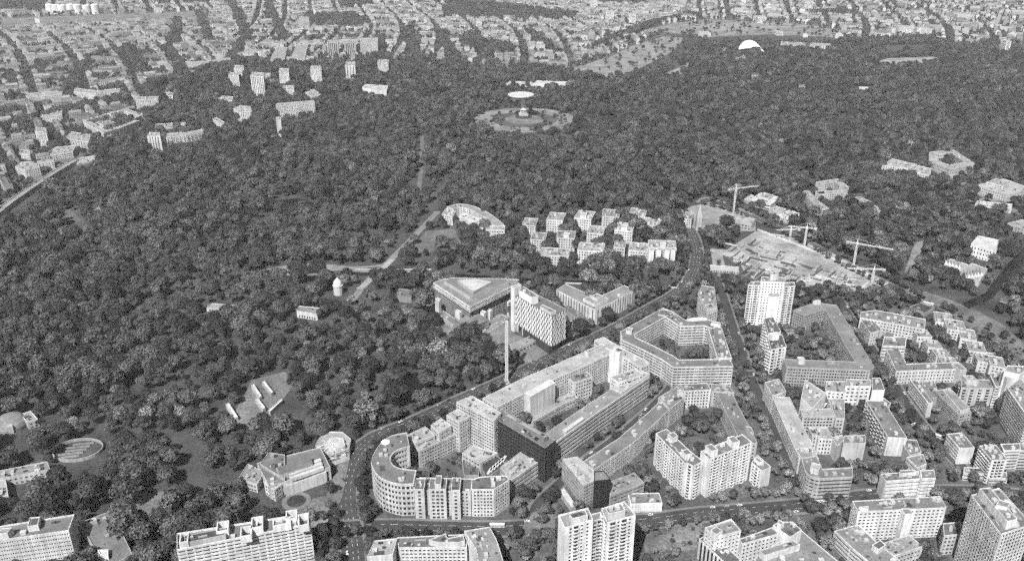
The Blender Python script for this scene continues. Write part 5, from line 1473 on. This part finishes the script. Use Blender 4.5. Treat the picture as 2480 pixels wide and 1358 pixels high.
def zone_houses(poly_px, ang, big=0):
    poly = pxp(poly_px)
    xs, ys = [p[0] for p in poly], [p[1] for p in poly]
    cx, cy = sum(xs) / len(xs), sum(ys) / len(ys)
    R_ = max(max(xs) - min(xs), max(ys) - min(ys)) * .8
    ca, sa = math.cos(ang), math.sin(ang)
    bw, bd, st = 104, 160, 25
    cand = []
    for i in range(int(-R_ / (bw + st)), int(R_ / (bw + st)) + 1):
        for j in range(int(-R_ / (bd + st)), int(R_ / (bd + st)) + 1):
            u0, v0 = i * (bw + st), j * (bd + st) + (i % 3) * 18
            jit = random.uniform(-.06, .06)
            def put(u, v, along, L, dp, hh):
                X = cx + (u0 + u) * ca - (v0 + v) * sa
                Y = cy + (u0 + u) * sa + (v0 + v) * ca
                X, Y = X + 60 * math.sin(Y / 420) + 30 * math.sin(X / 260), Y + 50 * math.sin(X / 370)
                cand.append((X, Y, ang + jit + (0 if along else math.pi / 2), L, dp, hh))
            for side in (0, 1):
                u = -bw / 2
                while u < bw / 2 - 10:
                    L_ = random.uniform(17, 30)
                    if random.random() < .97 - .45 * big:
                        put(u + L_ / 2, (bd / 2 - 7) * (1 if side else -1), True, min(L_, bw / 2 - u) - .4, 13, random.uniform(15, 22))
                    u += L_
                v = -bd / 2 + 15
                while v < bd / 2 - 26:
                    L_ = random.uniform(17, 30)
                    if random.random() < .96 - .45 * big:
                        put((bw / 2 - 7) * (1 if side else -1), v + L_ / 2, False, min(L_, bd / 2 - 15 - v) - .4, 13, random.uniform(15, 22))
                    v += L_
            for k in range(5):
                if random.random() < .7:
                    put(random.uniform(-20, 20), random.uniform(-bd / 2 + 26, bd / 2 - 26), random.random() < .5, random.uniform(9, 24) * (1 + big), random.uniform(8, 14) * (1 + big), random.uniform(5, 16) * (1 + big * .6))
    a = np.array(cand)
    px_, py_ = PX(a[:, 0], a[:, 1])
    ok = inpoly(px_, py_, poly_px) & (occ(a[:, 0], a[:, 1]) == 0) & (a[:, 1] < 6200)
    for s_ in ((11, 0), (-11, 0), (0, 11), (0, -11)):
        ok &= np.isin(occ(a[:, 0] + s_[0], a[:, 1] + s_[1]), (0,))
    for k in np.where(ok)[0]:
        X, Y, an, L, dp, hh = cand[k]
        HOUSES.append((X, Y, an, L, dp, hh, random.random(), random.choice((.26, .34, .42, .5, .6)), random.choice((.09, .13, .18, .24, .3))))
for z in ZONES:
    zone_houses(*z)
def house_geo(L, dp, hh, kind):
    m = MB()
    x, y = L / 2, dp / 2
    v = [(-x, -y, 0), (x, -y, 0), (x, y, 0), (-x, y, 0), (-x, -y, hh), (x, -y, hh), (x, y, hh), (-x, y, hh)]
    m.add(v, [(0, 1, 5, 4), (1, 2, 6, 5), (2, 3, 7, 6), (3, 0, 4, 7)], 0)
    if kind < .6:
        r = dp * .33
        m.add([(-x, -y - .4, hh), (x, -y - .4, hh), (x, y + .4, hh), (-x, y + .4, hh), (-x, 0, hh + r), (x, 0, hh + r)], [(0, 1, 5, 4), (2, 3, 4, 5)], 1)
        m.add([(x, -y, hh), (x, y, hh), (x, 0, hh + r), (-x, y, hh), (-x, -y, hh), (-x, 0, hh + r)], [(0, 1, 2), (3, 4, 5)], 0)
    else:
        m.add([(-x, -y, hh), (x, -y, hh), (x, y, hh), (-x, y, hh)], [(0, 1, 2, 3)], 1)
    m.box(-x * .4 - .8, -x * .4 + .8, -1.5, 1.5, hh, hh + dp * .33 + 1.6, 2, bottom=False)
    nf = max(1, int(hh / 3.6))
    for f in range(nf):
        k = max(1, int(L / 4.6))
        for i in range(k):
            wx = -x + L * (i + .5) / k
            z = f * 3.6 + 1.2
            if z + 1.8 > hh: continue
            m.add([(wx - 1, -y - .06, z), (wx + 1, -y - .06, z), (wx + 1, -y - .06, z + 1.8), (wx - 1, -y - .06, z + 1.8)], [(0, 1, 2, 3)], 3)
    return m
hpx = [PX(h_[0], h_[1]) for h_ in HOUSES]
vis = [i for i in range(len(HOUSES)) if -20 < hpx[i][0] < 2500 and -20 < hpx[i][1] < 1300]
vis.sort(key=lambda i: HOUSES[i][1] ** 2 + HOUSES[i][0] ** 2)
SOLO = set(vis[:300])
QUART = [((0, 300), 'in the left suburb above the viaduct'), ((250, 200), 'in the blocks left of the tower quarter'), ((450, 140), 'along the dark avenues behind the towers'), ((1000, 120), 'in the streets behind the palace'), ((1300, 130), 'beside the pale rail lawn'), ((700, 110), 'near the striped halls'), ((2200, 90), 'in the hazy right hand city')]
rest = [MB(), []]
PROTO = {}
for i, (X, Y, an, L, dp, hh, kd, wt, rt) in enumerate(HOUSES):
    mark([(X - 8, Y - 8), (X + 8, Y - 8), (X + 8, Y + 8), (X - 8, Y + 8)], 1)
    g = house_geo(L, dp, hh, kd)
    if i in SOLO:
        q = min(QUART, key=lambda e: (e[0][0] - hpx[i][0]) ** 2 + 4 * (e[0][1] - hpx[i][1]) ** 2)[1]
        pitched = kd < .6
        root = thing('town_house', ('pale town house with pitched roof %s' if pitched else 'pale flat roofed town house %s') % q, 'house', X, Y, 0, ('pitched' if pitched else 'flat') + ' roofed houses ' + q)
        for nm, slot, mt in (('wall', 0, mat('wall', wt)), ('roof', 1, mat('roof', rt)), ('chimney', 2, mat('wall', .4)), ('glazing', 3, mat('glass', .05))):
            m = MB()
            m.v = g.v
            m.f = [f for f, s_ in zip(g.f, g.m) if s_ == slot]
            m.m = [0] * len(m.f)
            if not m.f: continue
            used = sorted({k for f in m.f for k in f})
            mp = {k: j for j, k in enumerate(used)}
            m.v = [g.v[k] for k in used]
            m.f = [tuple(mp[k] for k in f) for f in m.f]
            o = link(nm, m.mesh(nm, mt), root, (X, Y, 0), an)
            if nm == 'glazing': tag(o, kind='stuff')
    else:
        ca, sa = math.cos(an), math.sin(an)
        n = len(rest[0].v)
        rest[0].v += [(X + a * ca - b_ * sa, Y + a * sa + b_ * ca, c_) for a, b_, c_ in g.v]
        rest[0].f += [tuple(k + n for k in f) for f in g.f]
        rest[1] += [(wt, rt, .4, .05)[s_] for s_ in g.m]
rest[0].m = [0] * len(rest[0].f)
me = rest[0].mesh('distant_houses', mat('vary', 1.0))
at_ = me.attributes.new('tone', 'FLOAT', 'FACE')
at_.data.foreach_set('value', rest[1])
tag(link('distant_houses', me), 'mass of small pale houses fading into the far city haze', 'houses', kind='stuff')

# ================================================================== TREES
def tree_geo(seed, Ht=17.0, Rd=6.4, n=420, leaf=1.25, lumps=13, flat=.78):
    rs = np.random.default_rng(seed)
    m = MB()
    cz = Ht * .60
    cs = []
    for i in range(lumps):
        a = rs.uniform(0, 2 * math.pi)
        e = rs.uniform(-.45, .95)
        r = Rd * rs.uniform(.5, .66) * math.sqrt(max(.05, 1 - e ** 2 * .9))
        cs.append((r * math.cos(a), r * math.sin(a), cz + e * Rd * flat * .66, Rd * rs.uniform(.30, .46)))
    cs.append((0, 0, cz + Rd * flat * .5, Rd * .5))
    for x, y, z, r in cs:                                 # inner masses of twig and leaf
        k = MB()
        q = r * .8
        t = 1.618
        vv = [(-1, t, 0), (1, t, 0), (-1, -t, 0), (1, -t, 0), (0, -1, t), (0, 1, t), (0, -1, -t), (0, 1, -t), (t, 0, -1), (t, 0, 1), (-t, 0, -1), (-t, 0, 1)]
        ff = [(0, 11, 5), (0, 5, 1), (0, 1, 7), (0, 7, 10), (0, 10, 11), (1, 5, 9), (5, 11, 4), (11, 10, 2), (10, 7, 6), (7, 1, 8), (3, 9, 4), (3, 4, 2), (3, 2, 6), (3, 6, 8), (3, 8, 9), (4, 9, 5), (2, 4, 11), (6, 2, 10), (8, 6, 7), (9, 8, 1)]
        s_ = q / 1.9
        m.add([(x + a * s_ * rs.uniform(.8, 1.2), y + b_ * s_ * rs.uniform(.8, 1.2), z + c_ * s_ * rs.uniform(.8, 1.15)) for a, b_, c_ in vv], ff)
    for i in range(n):                                    # leaf sprays
        x, y, z, r = cs[rs.integers(len(cs))]
        d = rs.normal(size=3)
        d /= np.linalg.norm(d)
        if d[2] < -.5: d[2] = -d[2]
        p = np.array((x, y, z)) + d * r * rs.uniform(.82, 1.12)
        dome = np.array((p[0], p[1], (p[2] - cz + Rd * .25) / flat)) / Rd
        nrm = d * .6 + dome * .9 + rs.normal(size=3) * .42
        nrm /= np.linalg.norm(nrm)
        u = np.cross(nrm, rs.normal(size=3))
        u /= np.linalg.norm(u)
        w = np.cross(nrm, u)
        s_ = leaf * rs.uniform(.55, 1.25)
        c0 = p + nrm * s_ * .25
        m.add([tuple(p - u * s_ * .6), tuple(c0 - w * s_ * .5), tuple(p + u * s_ * .6), tuple(c0 + w * s_ * .5)], [(0, 1, 2, 3)])
    return m
def trunk_geo(seed, Ht=17.0, Rd=6.4):
    rs = np.random.default_rng(seed)
    m = MB()
    m.lathe(0, 0, [(.55, 0), (.42, Ht * .2), (.34, Ht * .42), (.2, Ht * .62)], 6)
    for i in range(4):
        a = rs.uniform(0, 6.28)
        m.bar((0, 0, Ht * (.3 + .05 * i)), (Rd * .55 * math.cos(a), Rd * .55 * math.sin(a), Ht * (.5 + .05 * i)), .3)
    return m
SPEC = [(1, 19, 8.6, 620, 1.5, 16, .8), (2, 21, 9.6, 700, 1.55, 18, .75), (3, 18, 7.2, 520, 1.4, 13, .9), (4, 23, 9.0, 680, 1.5, 18, .95), (5, 18, 9.0, 620, 1.45, 15, .7), (6, 20, 7.0, 540, 1.4, 14, 1.1)]
LEAF, BARK = mat('leaf', .05), mat('bark', .05)
CROWNS = [tree_geo(*q).mesh('crown', LEAF) for q in SPEC]
LEAF2 = mat('leaf', .1)  # brightened leaf tone for the lighter side of the view
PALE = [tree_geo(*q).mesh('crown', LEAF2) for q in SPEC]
TRUNKS = [trunk_geo(q[0], q[1], q[2]).mesh('trunk', BARK) for q in SPEC]

PARK = [(-400, 820), (-400, 600), (0, 512), (185, 388), (335, 335), (345, 260), (450, 200), (560, 152), (700, 158), (860, 162), (960, 150), (1000, 147), (1190, 167), (1330, 168), (1385, 182), (1450, 192), (1560, 182), (1640, 168), (1660, 130), (1700, 110), (1800, 108), (1860, 110), (1950, 112), (2050, 112), (2130, 118), (2160, 140), (2260, 118), (2400, 108), (2480, 130), (2900, 170), (2900, 700), (2480, 640), (2380, 730), (2200, 690), (2100, 640), (1960, 580), (1840, 530), (1760, 600), (1700, 640), (1640, 700), (1500, 790), (1230, 922), (1000, 1015), (880, 1070), (820, 1120), (770, 1200), (700, 1300), (600, 1420), (-500, 1420)]
cand = []
def scatter(poly_px, spacing, prob, smin, smax, ymax=1e9, okocc=(0,)):
    poly = pxp(poly_px)
    xs, ys = [p[0] for p in poly], [min(p[1], 6500) for p in poly]
    x0, x1, y0, y1 = max(min(xs), -3600), min(max(xs), 3600), max(min(ys), 420), max(ys)
    gx, gy = np.meshgrid(np.arange(x0, x1, spacing), np.arange(y0, y1, spacing))
    gx = gx.ravel() + RNG.uniform(-.46, .46, gx.size) * spacing
    gy = gy.ravel() + RNG.uniform(-.46, .46, gy.size) * spacing
    a, b_ = PX(gx, gy)
    ok = inpoly(a, b_, poly_px) & (RNG.random(gx.size) < prob) & (a > -160) & (a < 2640) & (b_ < 1520)
    gx, gy = gx[ok], gy[ok]
    ok = np.isin(occ(gx, gy), okocc)
    gx, gy = gx[ok], gy[ok]
    sc = RNG.uniform(smin, smax, gx.size)
    if spacing > 12 and len(poly_px) > 30:
        stand = np.sin(gx / 61 + 1.7 * np.sin(gy / 83)) * np.sin(gy / 74 + 1.3 * np.sin(gx / 97))
        sc *= 1 + .22 * stand + (RNG.random(gx.size) < .12) * .35
        ok = RNG.random(gx.size) > .1 + .16 * (stand < -.35)
        gx, gy, sc = gx[ok], gy[ok], sc[ok]
    cand.append(np.stack([gx, gy, sc], 1))
    return gx.size
near = [(-400, 560), (2900, 560), (2900, 1500), (-500, 1500)]
def clip(poly, lo, hi):
    """part of the park between two photo heights"""
    return poly, lo, hi
scatter(PARK, 12.6, .92, .55, 1.22)
CITY = [(850, 1100), (1000, 1020), (1230, 928), (1500, 795), (1640, 712), (1700, 640), (1760, 690), (2200, 710), (2480, 830), (2900, 900), (2900, 1500), (700, 1500), (800, 1250)]
scatter(CITY, 8.5, .56, .34, .8)
scatter(CITY, 5, .12, .14, .28, okocc=(0, 6, 3))
scatter([(2390, 730), (2490, 600), (2900, 540), (2900, 900), (2480, 830)], 12, .7, .5, 1.0)
scatter([(1370, 180), (1480, 60), (1720, 75), (1700, 120), (1640, 168), (1450, 192)], 14, .16, .6, 1.1)
scatter([(1165, 292), (1200, 276), (1270, 268), (1340, 276), (1385, 292), (1340, 312), (1270, 318), (1200, 312)], 13, .3, .3, .7, okocc=(2,))
scatter([(1370, 192), (1375, 165), (1540, 76), (1720, 46), (2080, 76), (2040, 94), (1720, 92), (1640, 120), (1480, 194)], 16, .13, .4, .9, okocc=(3,))
SITE_EDGE = [(1700, 690), (1800, 700), (2000, 715), (2200, 715), (2200, 735), (2000, 730), (1760, 720)]
scatter(SITE_EDGE, 8, .9, .6, .9)
scatter([(1900, 745), (1990, 770), (2080, 880), (1910, 880)], 9, .25, .3, .5, okocc=(0, 1))
for w_ in WOODS:
    scatter(w_, 13, .95, .7, 1.1, okocc=(5,))
FARC = [(-500, 600), (0, 520), (190, 385), (330, 330), (345, 250), (560, 152), (960, 150), (1190, 165), (1380, 172), (1500, 130), (1640, 66), (2100, 100), (2480, 108), (2900, 140), (2900, -35), (-500, -35)]
scatter(FARC, 12, .5, .4, .85)
scatter([(-500, 600), (0, 520), (190, 385), (330, 330), (345, 250), (480, 190), (400, 120), (-500, 260)], 11, .5, .6, 1.0)
for c in AVENUES:
    pts = []
    for i in range(len(c) - 1):
        a, b_ = Vector(c[i]), Vector(c[i + 1])
        L_ = (b_ - a).length
        nrm = Vector((-(b_ - a).y, (b_ - a).x)).normalized()
        t = 0
        while t < L_:
            for s_ in (-9, 0, 9):
                p = a + (b_ - a) * t / L_ + nrm * s_
                pts.append((p.x + random.uniform(-2, 2), p.y + random.uniform(-2, 2), random.uniform(.75, 1.05)))
            t += 9
    cand.append(np.array(pts))
# street trees along the near streets
for c, w in LINES[:8]:
    pts = []
    for s_ in (-1, 1):
        acc = 0
        for i in range(len(c) - 1):
            a, b_ = Vector(c[i]), Vector(c[i + 1])
            L_ = (b_ - a).length
            nrm = Vector((-(b_ - a).y, (b_ - a).x)).normalized() * s_ * (w / 2 + 4.5)
            t = 4 - acc % 10
            while t < L_:
                if random.random() < .8:
                    p = a + (b_ - a) * t / L_ + nrm
                    pts.append((p.x, p.y, random.uniform(.38, .62)))
                t += 10
    p = np.array(pts)
    p = p[np.isin(occ(p[:, 0], p[:, 1]), (0, 2, 3))]
    cand.append(p)
T = np.concatenate(cand)
kx, ky = PX(T[:, 0], T[:, 1])
inside = (kx > -10) & (kx < 2490) & (ky < 1370)
size = T[:, 2] / np.sqrt(T[:, 0] ** 2 + T[:, 1] ** 2 + CAMZ ** 2)
order = np.argsort(-np.where(inside, size, 0))
solo = set(order[:300].tolist())
SPOTS = [((60, 1200), 'in the zoo grove above the left office slab'), ((300, 1180), 'in the zoo grove behind the low flat hall'), ((480, 1250), 'beside the avenue behind the white hotel slab'), ((700, 1230), 'round the stone ring basin'), ((1000, 1240), 'on the pavement round the horseshoe bank'), ((1330, 1200), 'between the corner block and the wedge office'),
         ((1560, 1160), 'below the white zigzag high rise'), ((1700, 1230), 'in the green triangle before the zigzag high rise'), ((1640, 1310), 'on the lawn beside the white twin towers'), ((1700, 1000), 'in the courtyard behind the zigzag high rise'), ((1870, 1100), 'along the street beside the long pale roof'), ((2040, 1260), 'by the crossing near the long white slab'),
         ((2000, 1060), 'in the court of the pale roofed quarter'), ((2200, 1050), 'along the street below the striped slab'), ((2400, 1040), 'in the grounds beside the ribbed tower'), ((2350, 1180), 'beside the double crossing'), ((2200, 1320), 'in the small court of the low curved wing'), ((600, 1080), 'in the zoo wood beside the aquarium'), ((880, 1000), 'in the zoo wood along the park avenue'), ((300, 1000), 'deep in the left zoo wood'), ((1250, 1300), 'by the wide road junction'), ((850, 1180), 'beside the bend of the park avenue'), ((1110, 1140), 'inside the horseshoe bank courtyard'), ((800, 1010), 'behind the many sided animal house'), ((640, 1000), 'round the paddock sheds'), ((190, 1070), 'round the oval enclosure'), ((40, 1080), 'below the ribbed dome'), ((1000, 930), 'round the dark zoo pond'), ((1160, 920), 'close to the slender mast'), ((430, 1120), 'lining the dark zoo avenue'), ((20, 1260), 'beside the long low animal house'), ((560, 1180), 'before the ornate entrance hall'), ((740, 940), 'between the paddock and the dark zoo pond'), ((150, 980), 'behind the ribbed dome')]
def is_pale(a, b_):  # chance of a paler leaf tint, higher where the vignette is brighter
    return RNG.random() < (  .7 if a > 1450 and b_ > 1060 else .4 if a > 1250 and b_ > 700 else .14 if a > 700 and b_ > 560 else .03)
for k in order[:300].tolist():
    X, Y, s_ = T[k]
    v = int(RNG.integers(6))
    q = min(SPOTS, key=lambda e: (e[0][0] - kx[k]) ** 2 + (e[0][1] - ky[k]) ** 2)[1]
    sz = ('young leafy tree', 'mid sized leafy tree', 'big spreading leafy tree')[0 if s_ < .6 else 1 if s_ < 1.0 else 2]
    root = thing('leafy_tree', sz + ' ' + q, 'tree', X, Y, 0, sz + 's ' + q)
    root.scale = (s_, s_, s_ * float(RNG.uniform(.9, 1.1)))
    root.rotation_euler = (0, 0, float(RNG.uniform(0, 6.28)))
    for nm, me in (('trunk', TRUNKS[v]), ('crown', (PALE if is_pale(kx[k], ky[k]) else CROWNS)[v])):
        o = bpy.data.objects.new(nm, me)
        COL.objects.link(o)
        o.parent = root
keep = np.array([i for i in range(len(T)) if i not in solo])
T = T[keep]
# every other tree of the wood, as one mass
PR = []
for i, q in enumerate(SPEC):
    a, b_ = tree_geo(*q), trunk_geo(q[0], q[1], q[2])
    n = len(a.v)
    a.v += b_.v
    a.f += [tuple(k + n for k in f) for f in b_.f]
    a.m += [1] * len(b_.f)
    PR.append(bpy.data.objects.new('wood_tree', a.mesh('wood_tree', [LEAF, BARK])))
def forest(name, label, pts):
    me = bpy.data.meshes.new(name)
    me.from_pydata([(x, y, 0) for x, y, s_ in pts], [], [])
    me.attributes.new('size', 'FLOAT', 'POINT').data.foreach_set('value', pts[:, 2].astype(np.float32))
    me.attributes.new('turn', 'FLOAT', 'POINT').data.foreach_set('value', RNG.uniform(0, 6.28, len(pts)).astype(np.float32))
    me.attributes.new('sort', 'INT', 'POINT').data.foreach_set('value', RNG.integers(0, 6, len(pts)).astype(np.int32))
    kx_, ky_ = PX(pts[:, 0], pts[:, 1])
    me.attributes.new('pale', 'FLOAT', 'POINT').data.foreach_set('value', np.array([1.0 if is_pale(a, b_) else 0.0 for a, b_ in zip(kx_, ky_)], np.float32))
    o = link(name, me)
    tag(o, label, 'wood', kind='stuff')
    g = bpy.data.node_groups.new(name, 'GeometryNodeTree')
    g.interface.new_socket('Geometry', in_out='INPUT', socket_type='NodeSocketGeometry')
    g.interface.new_socket('Geometry', in_out='OUTPUT', socket_type='NodeSocketGeometry')
    N, L_ = g.nodes.new, g.links.new
    gi, go = N('NodeGroupInput'), N('NodeGroupOutput')
    iop = N('GeometryNodeInstanceOnPoints')
    jn = N('GeometryNodeGeometryToInstance')
    for p in reversed(PR):
        oi = N('GeometryNodeObjectInfo')
        oi.inputs['Object'].default_value = p
        oi.inputs['As Instance'].default_value = False
        L_(oi.outputs['Geometry'], jn.inputs[0])
    def att(nm, ty):
        a = N('GeometryNodeInputNamedAttribute')
        a.data_type = ty
        a.inputs['Name'].default_value = nm
        return a.outputs['Attribute']
    cx_ = N('ShaderNodeCombineXYZ')
    L_(att('turn', 'FLOAT'), cx_.inputs[2])
    L_(gi.outputs[0], iop.inputs['Points'])
    L_(jn.outputs[0], iop.inputs['Instance'])
    iop.inputs['Pick Instance'].default_value = True
    L_(att('sort', 'INT'), iop.inputs['Instance Index'])
    L_(cx_.outputs[0], iop.inputs['Rotation'])
    L_(att('size', 'FLOAT'), iop.inputs['Scale'])
    L_(iop.outputs[0], go.inputs[0])
    md = o.modifiers.new('trees', 'NODES')
    md.node_group = g
forest('park_wood', 'dense mass of leafy tree crowns filling the great park', T)
print('TREES', len(T), 'HOUSES', len(HOUSES))

# ================================================================== CARS AND BUSES
def car_meshes():
    b = MB()
    prof = [(-2.15, .35), (-2.2, .75), (-1.5, .9), (1.0, .92), (2.1, .78), (2.2, .4)]
    n = len(prof)
    v = [(x, -.85, z) for x, z in prof] + [(x, .85, z) for x, z in prof]
    b.add(v, [(i, i + 1, n + i + 1, n + i) for i in range(n - 1)] + [tuple(range(n)), tuple(range(2 * n - 1, n - 1, -1)), (0, n, 2 * n - 1, n - 1)])
    c = MB()
    c.add([(-1.7, -.78, .9), (.9, -.78, .9), (.9, .78, .9), (-1.7, .78, .9), (-1.2, -.62, 1.42), (.25, -.62, 1.42), (.25, .62, 1.42), (-1.2, .62, 1.42)], [(0, 1, 5, 4), (1, 2, 6, 5), (2, 3, 7, 6), (3, 0, 4, 7)], 1)
    c.add([(-1.2, -.62, 1.43), (.25, -.62, 1.43), (.25, .62, 1.43), (-1.2, .62, 1.43)], [(0, 1, 2, 3)], 0)
    w = MB()
    k = 10
    v = [(.32 * math.cos(6.283 * i / k), y, .32 + .32 * math.sin(6.283 * i / k)) for y in (-.1, .1) for i in range(k)]
    w.add(v, [(i, (i + 1) % k, k + (i + 1) % k, k + i) for i in range(k)] + [tuple(range(k)), tuple(range(2 * k - 1, k - 1, -1))])
    return b, c, w
cb, cc, cw = car_meshes()
WH = cw.mesh('wheel', mat('paint', .02))
CARM = {}
for t in (.75, .4, .12, .03):
    CARM[t] = (cb.mesh('body', mat('paint', t)), cc.mesh('cabin', [mat('paint', t), mat('glass', .03)]))
TN = {.75: 'white', .4: 'silver', .12: 'grey', .03: 'black'}
STREET = ['the park avenue', 'the wide cross street', 'the curving side street', 'the street beside the long pale roof', 'the street past the striped slab', 'the short lane by the low curved wing', 'the dual carriageway', 'the row house lane']
def car(X, Y, a, t, where, z):
    root = thing('car', '%s car %s' % (TN[t], where), 'car', X, Y, z, '%s cars %s' % (TN[t], where))
    root.rotation_euler = (0, 0, a)
    for nm, me, loc in (('body', CARM[t][0], (0, 0, 0)), ('cabin', CARM[t][1], (0, 0, 0)), ('wheel', WH, (1.3, .8, 0)), ('wheel', WH, (1.3, -.8, 0)), ('wheel', WH, (-1.3, .8, 0)), ('wheel', WH, (-1.3, -.8, 0))):
        o = bpy.data.objects.new(nm, me)
        COL.objects.link(o)
        o.parent = root
        o.location = loc
random.seed(3)
for si, (c, w) in enumerate(LINES[:8]):
    for i in range(len(c) - 1):
        a, b_ = Vector(c[i]), Vector(c[i + 1])
        L_ = (b_ - a).length
        dr = (b_ - a) / L_
        nrm = Vector((-dr.y, dr.x))
        ang = math.atan2(dr.y, dr.x)
        t = random.uniform(0, 12)
        while t < L_:
            u = random.random()
            p0 = a + dr * t
            k = PX(p0.x, p0.y)
            if -20 < k[0] < 2500 and k[1] < 1370:
                if u < .30:
                    s_ = random.choice((-1, 1))
                    p = p0 + nrm * s_ * (w / 2 - 1.2)
                    car(p.x, p.y, ang, random.choice((.75, .75, .4, .12, .03)), 'parked at the kerb of ' + STREET[si], .2)
                elif u < .42:
                    s_ = random.choice((-1, 1))
                    p = p0 + nrm * s_ * (w / 4)
                    car(p.x, p.y, ang + (math.pi if s_ > 0 else 0), random.choice((.75, .4, .12, .03)), 'driving along ' + STREET[si], .2)
            t += random.uniform(6, 13)
for px_, py_ in [(1936 + i * 7, 1166 + i * 6.5) for i in range(7)] + [(1972 + i * 9, 1216 - i) for i in range(5)]:
    X, Y = P(px_, py_)
    car(X, Y, random.choice((.4, .5)), random.choice((.75, .4, .75)), 'parked outside the rounded corner office', .15)
def bus(px_, py_, a, label):
    X, Y = P(px_, py_)
    root = thing('bus', label, 'bus', X, Y, .15)
    for nm, dims, mt in (('body', (-6, 6, -1.25, 1.25, .4, 1.5), mat('paint', .6)), ('window_band', (-5.95, 5.95, -1.22, 1.22, 1.5, 2.4), mat('glass', .03)), ('roof', (-6, 6, -1.25, 1.25, 2.4, 3.1), mat('paint', .75))):
        b = MB()
        b.box(*dims)
        o = b.obj(nm, mt)
        o.parent = root
    for x in (-3.8, 3.6):
        for y in (-1.15, 1.15):
            o = bpy.data.objects.new('wheel', WH)
            COL.objects.link(o)
            o.parent = root
            o.location = (x, y, 0)
            o.scale = (1.5, 1.2, 1.5)
    root.rotation_euler = (0, 0, a)
bus(2222, 1033, 2.45, 'pale bus on the street below the striped slab, farther from the crossing')
bus(2262, 1056, 2.45, 'pale bus on the street below the striped slab, closer to the crossing')
bus(1204, 1275, 0, 'pale bus waiting at the wide junction beside the corner block')
bus(2248, 738, 2.6, 'white bus standing at the dark canopy')

# ================================================================== HAZE
b = MB()
b.box(-9100, 9100, -400, 9600, -1, 480)
hz = b.obj('haze', [])
m = bpy.data.materials.new('haze')
m.use_nodes = True
m.node_tree.nodes.clear()
out = m.node_tree.nodes.new('ShaderNodeOutputMaterial')
pv = m.node_tree.nodes.new('ShaderNodeVolumePrincipled')
pv.inputs['Color'].default_value = g3(.92)
pv.inputs['Density'].default_value = .000072
pv.inputs['Anisotropy'].default_value = .1
m.node_tree.links.new(pv.outputs[0], out.inputs['Volume'])
hz.data.materials.append(m)
tag(hz, 'thin pale summer haze over the park and city', 'haze', kind='stuff')
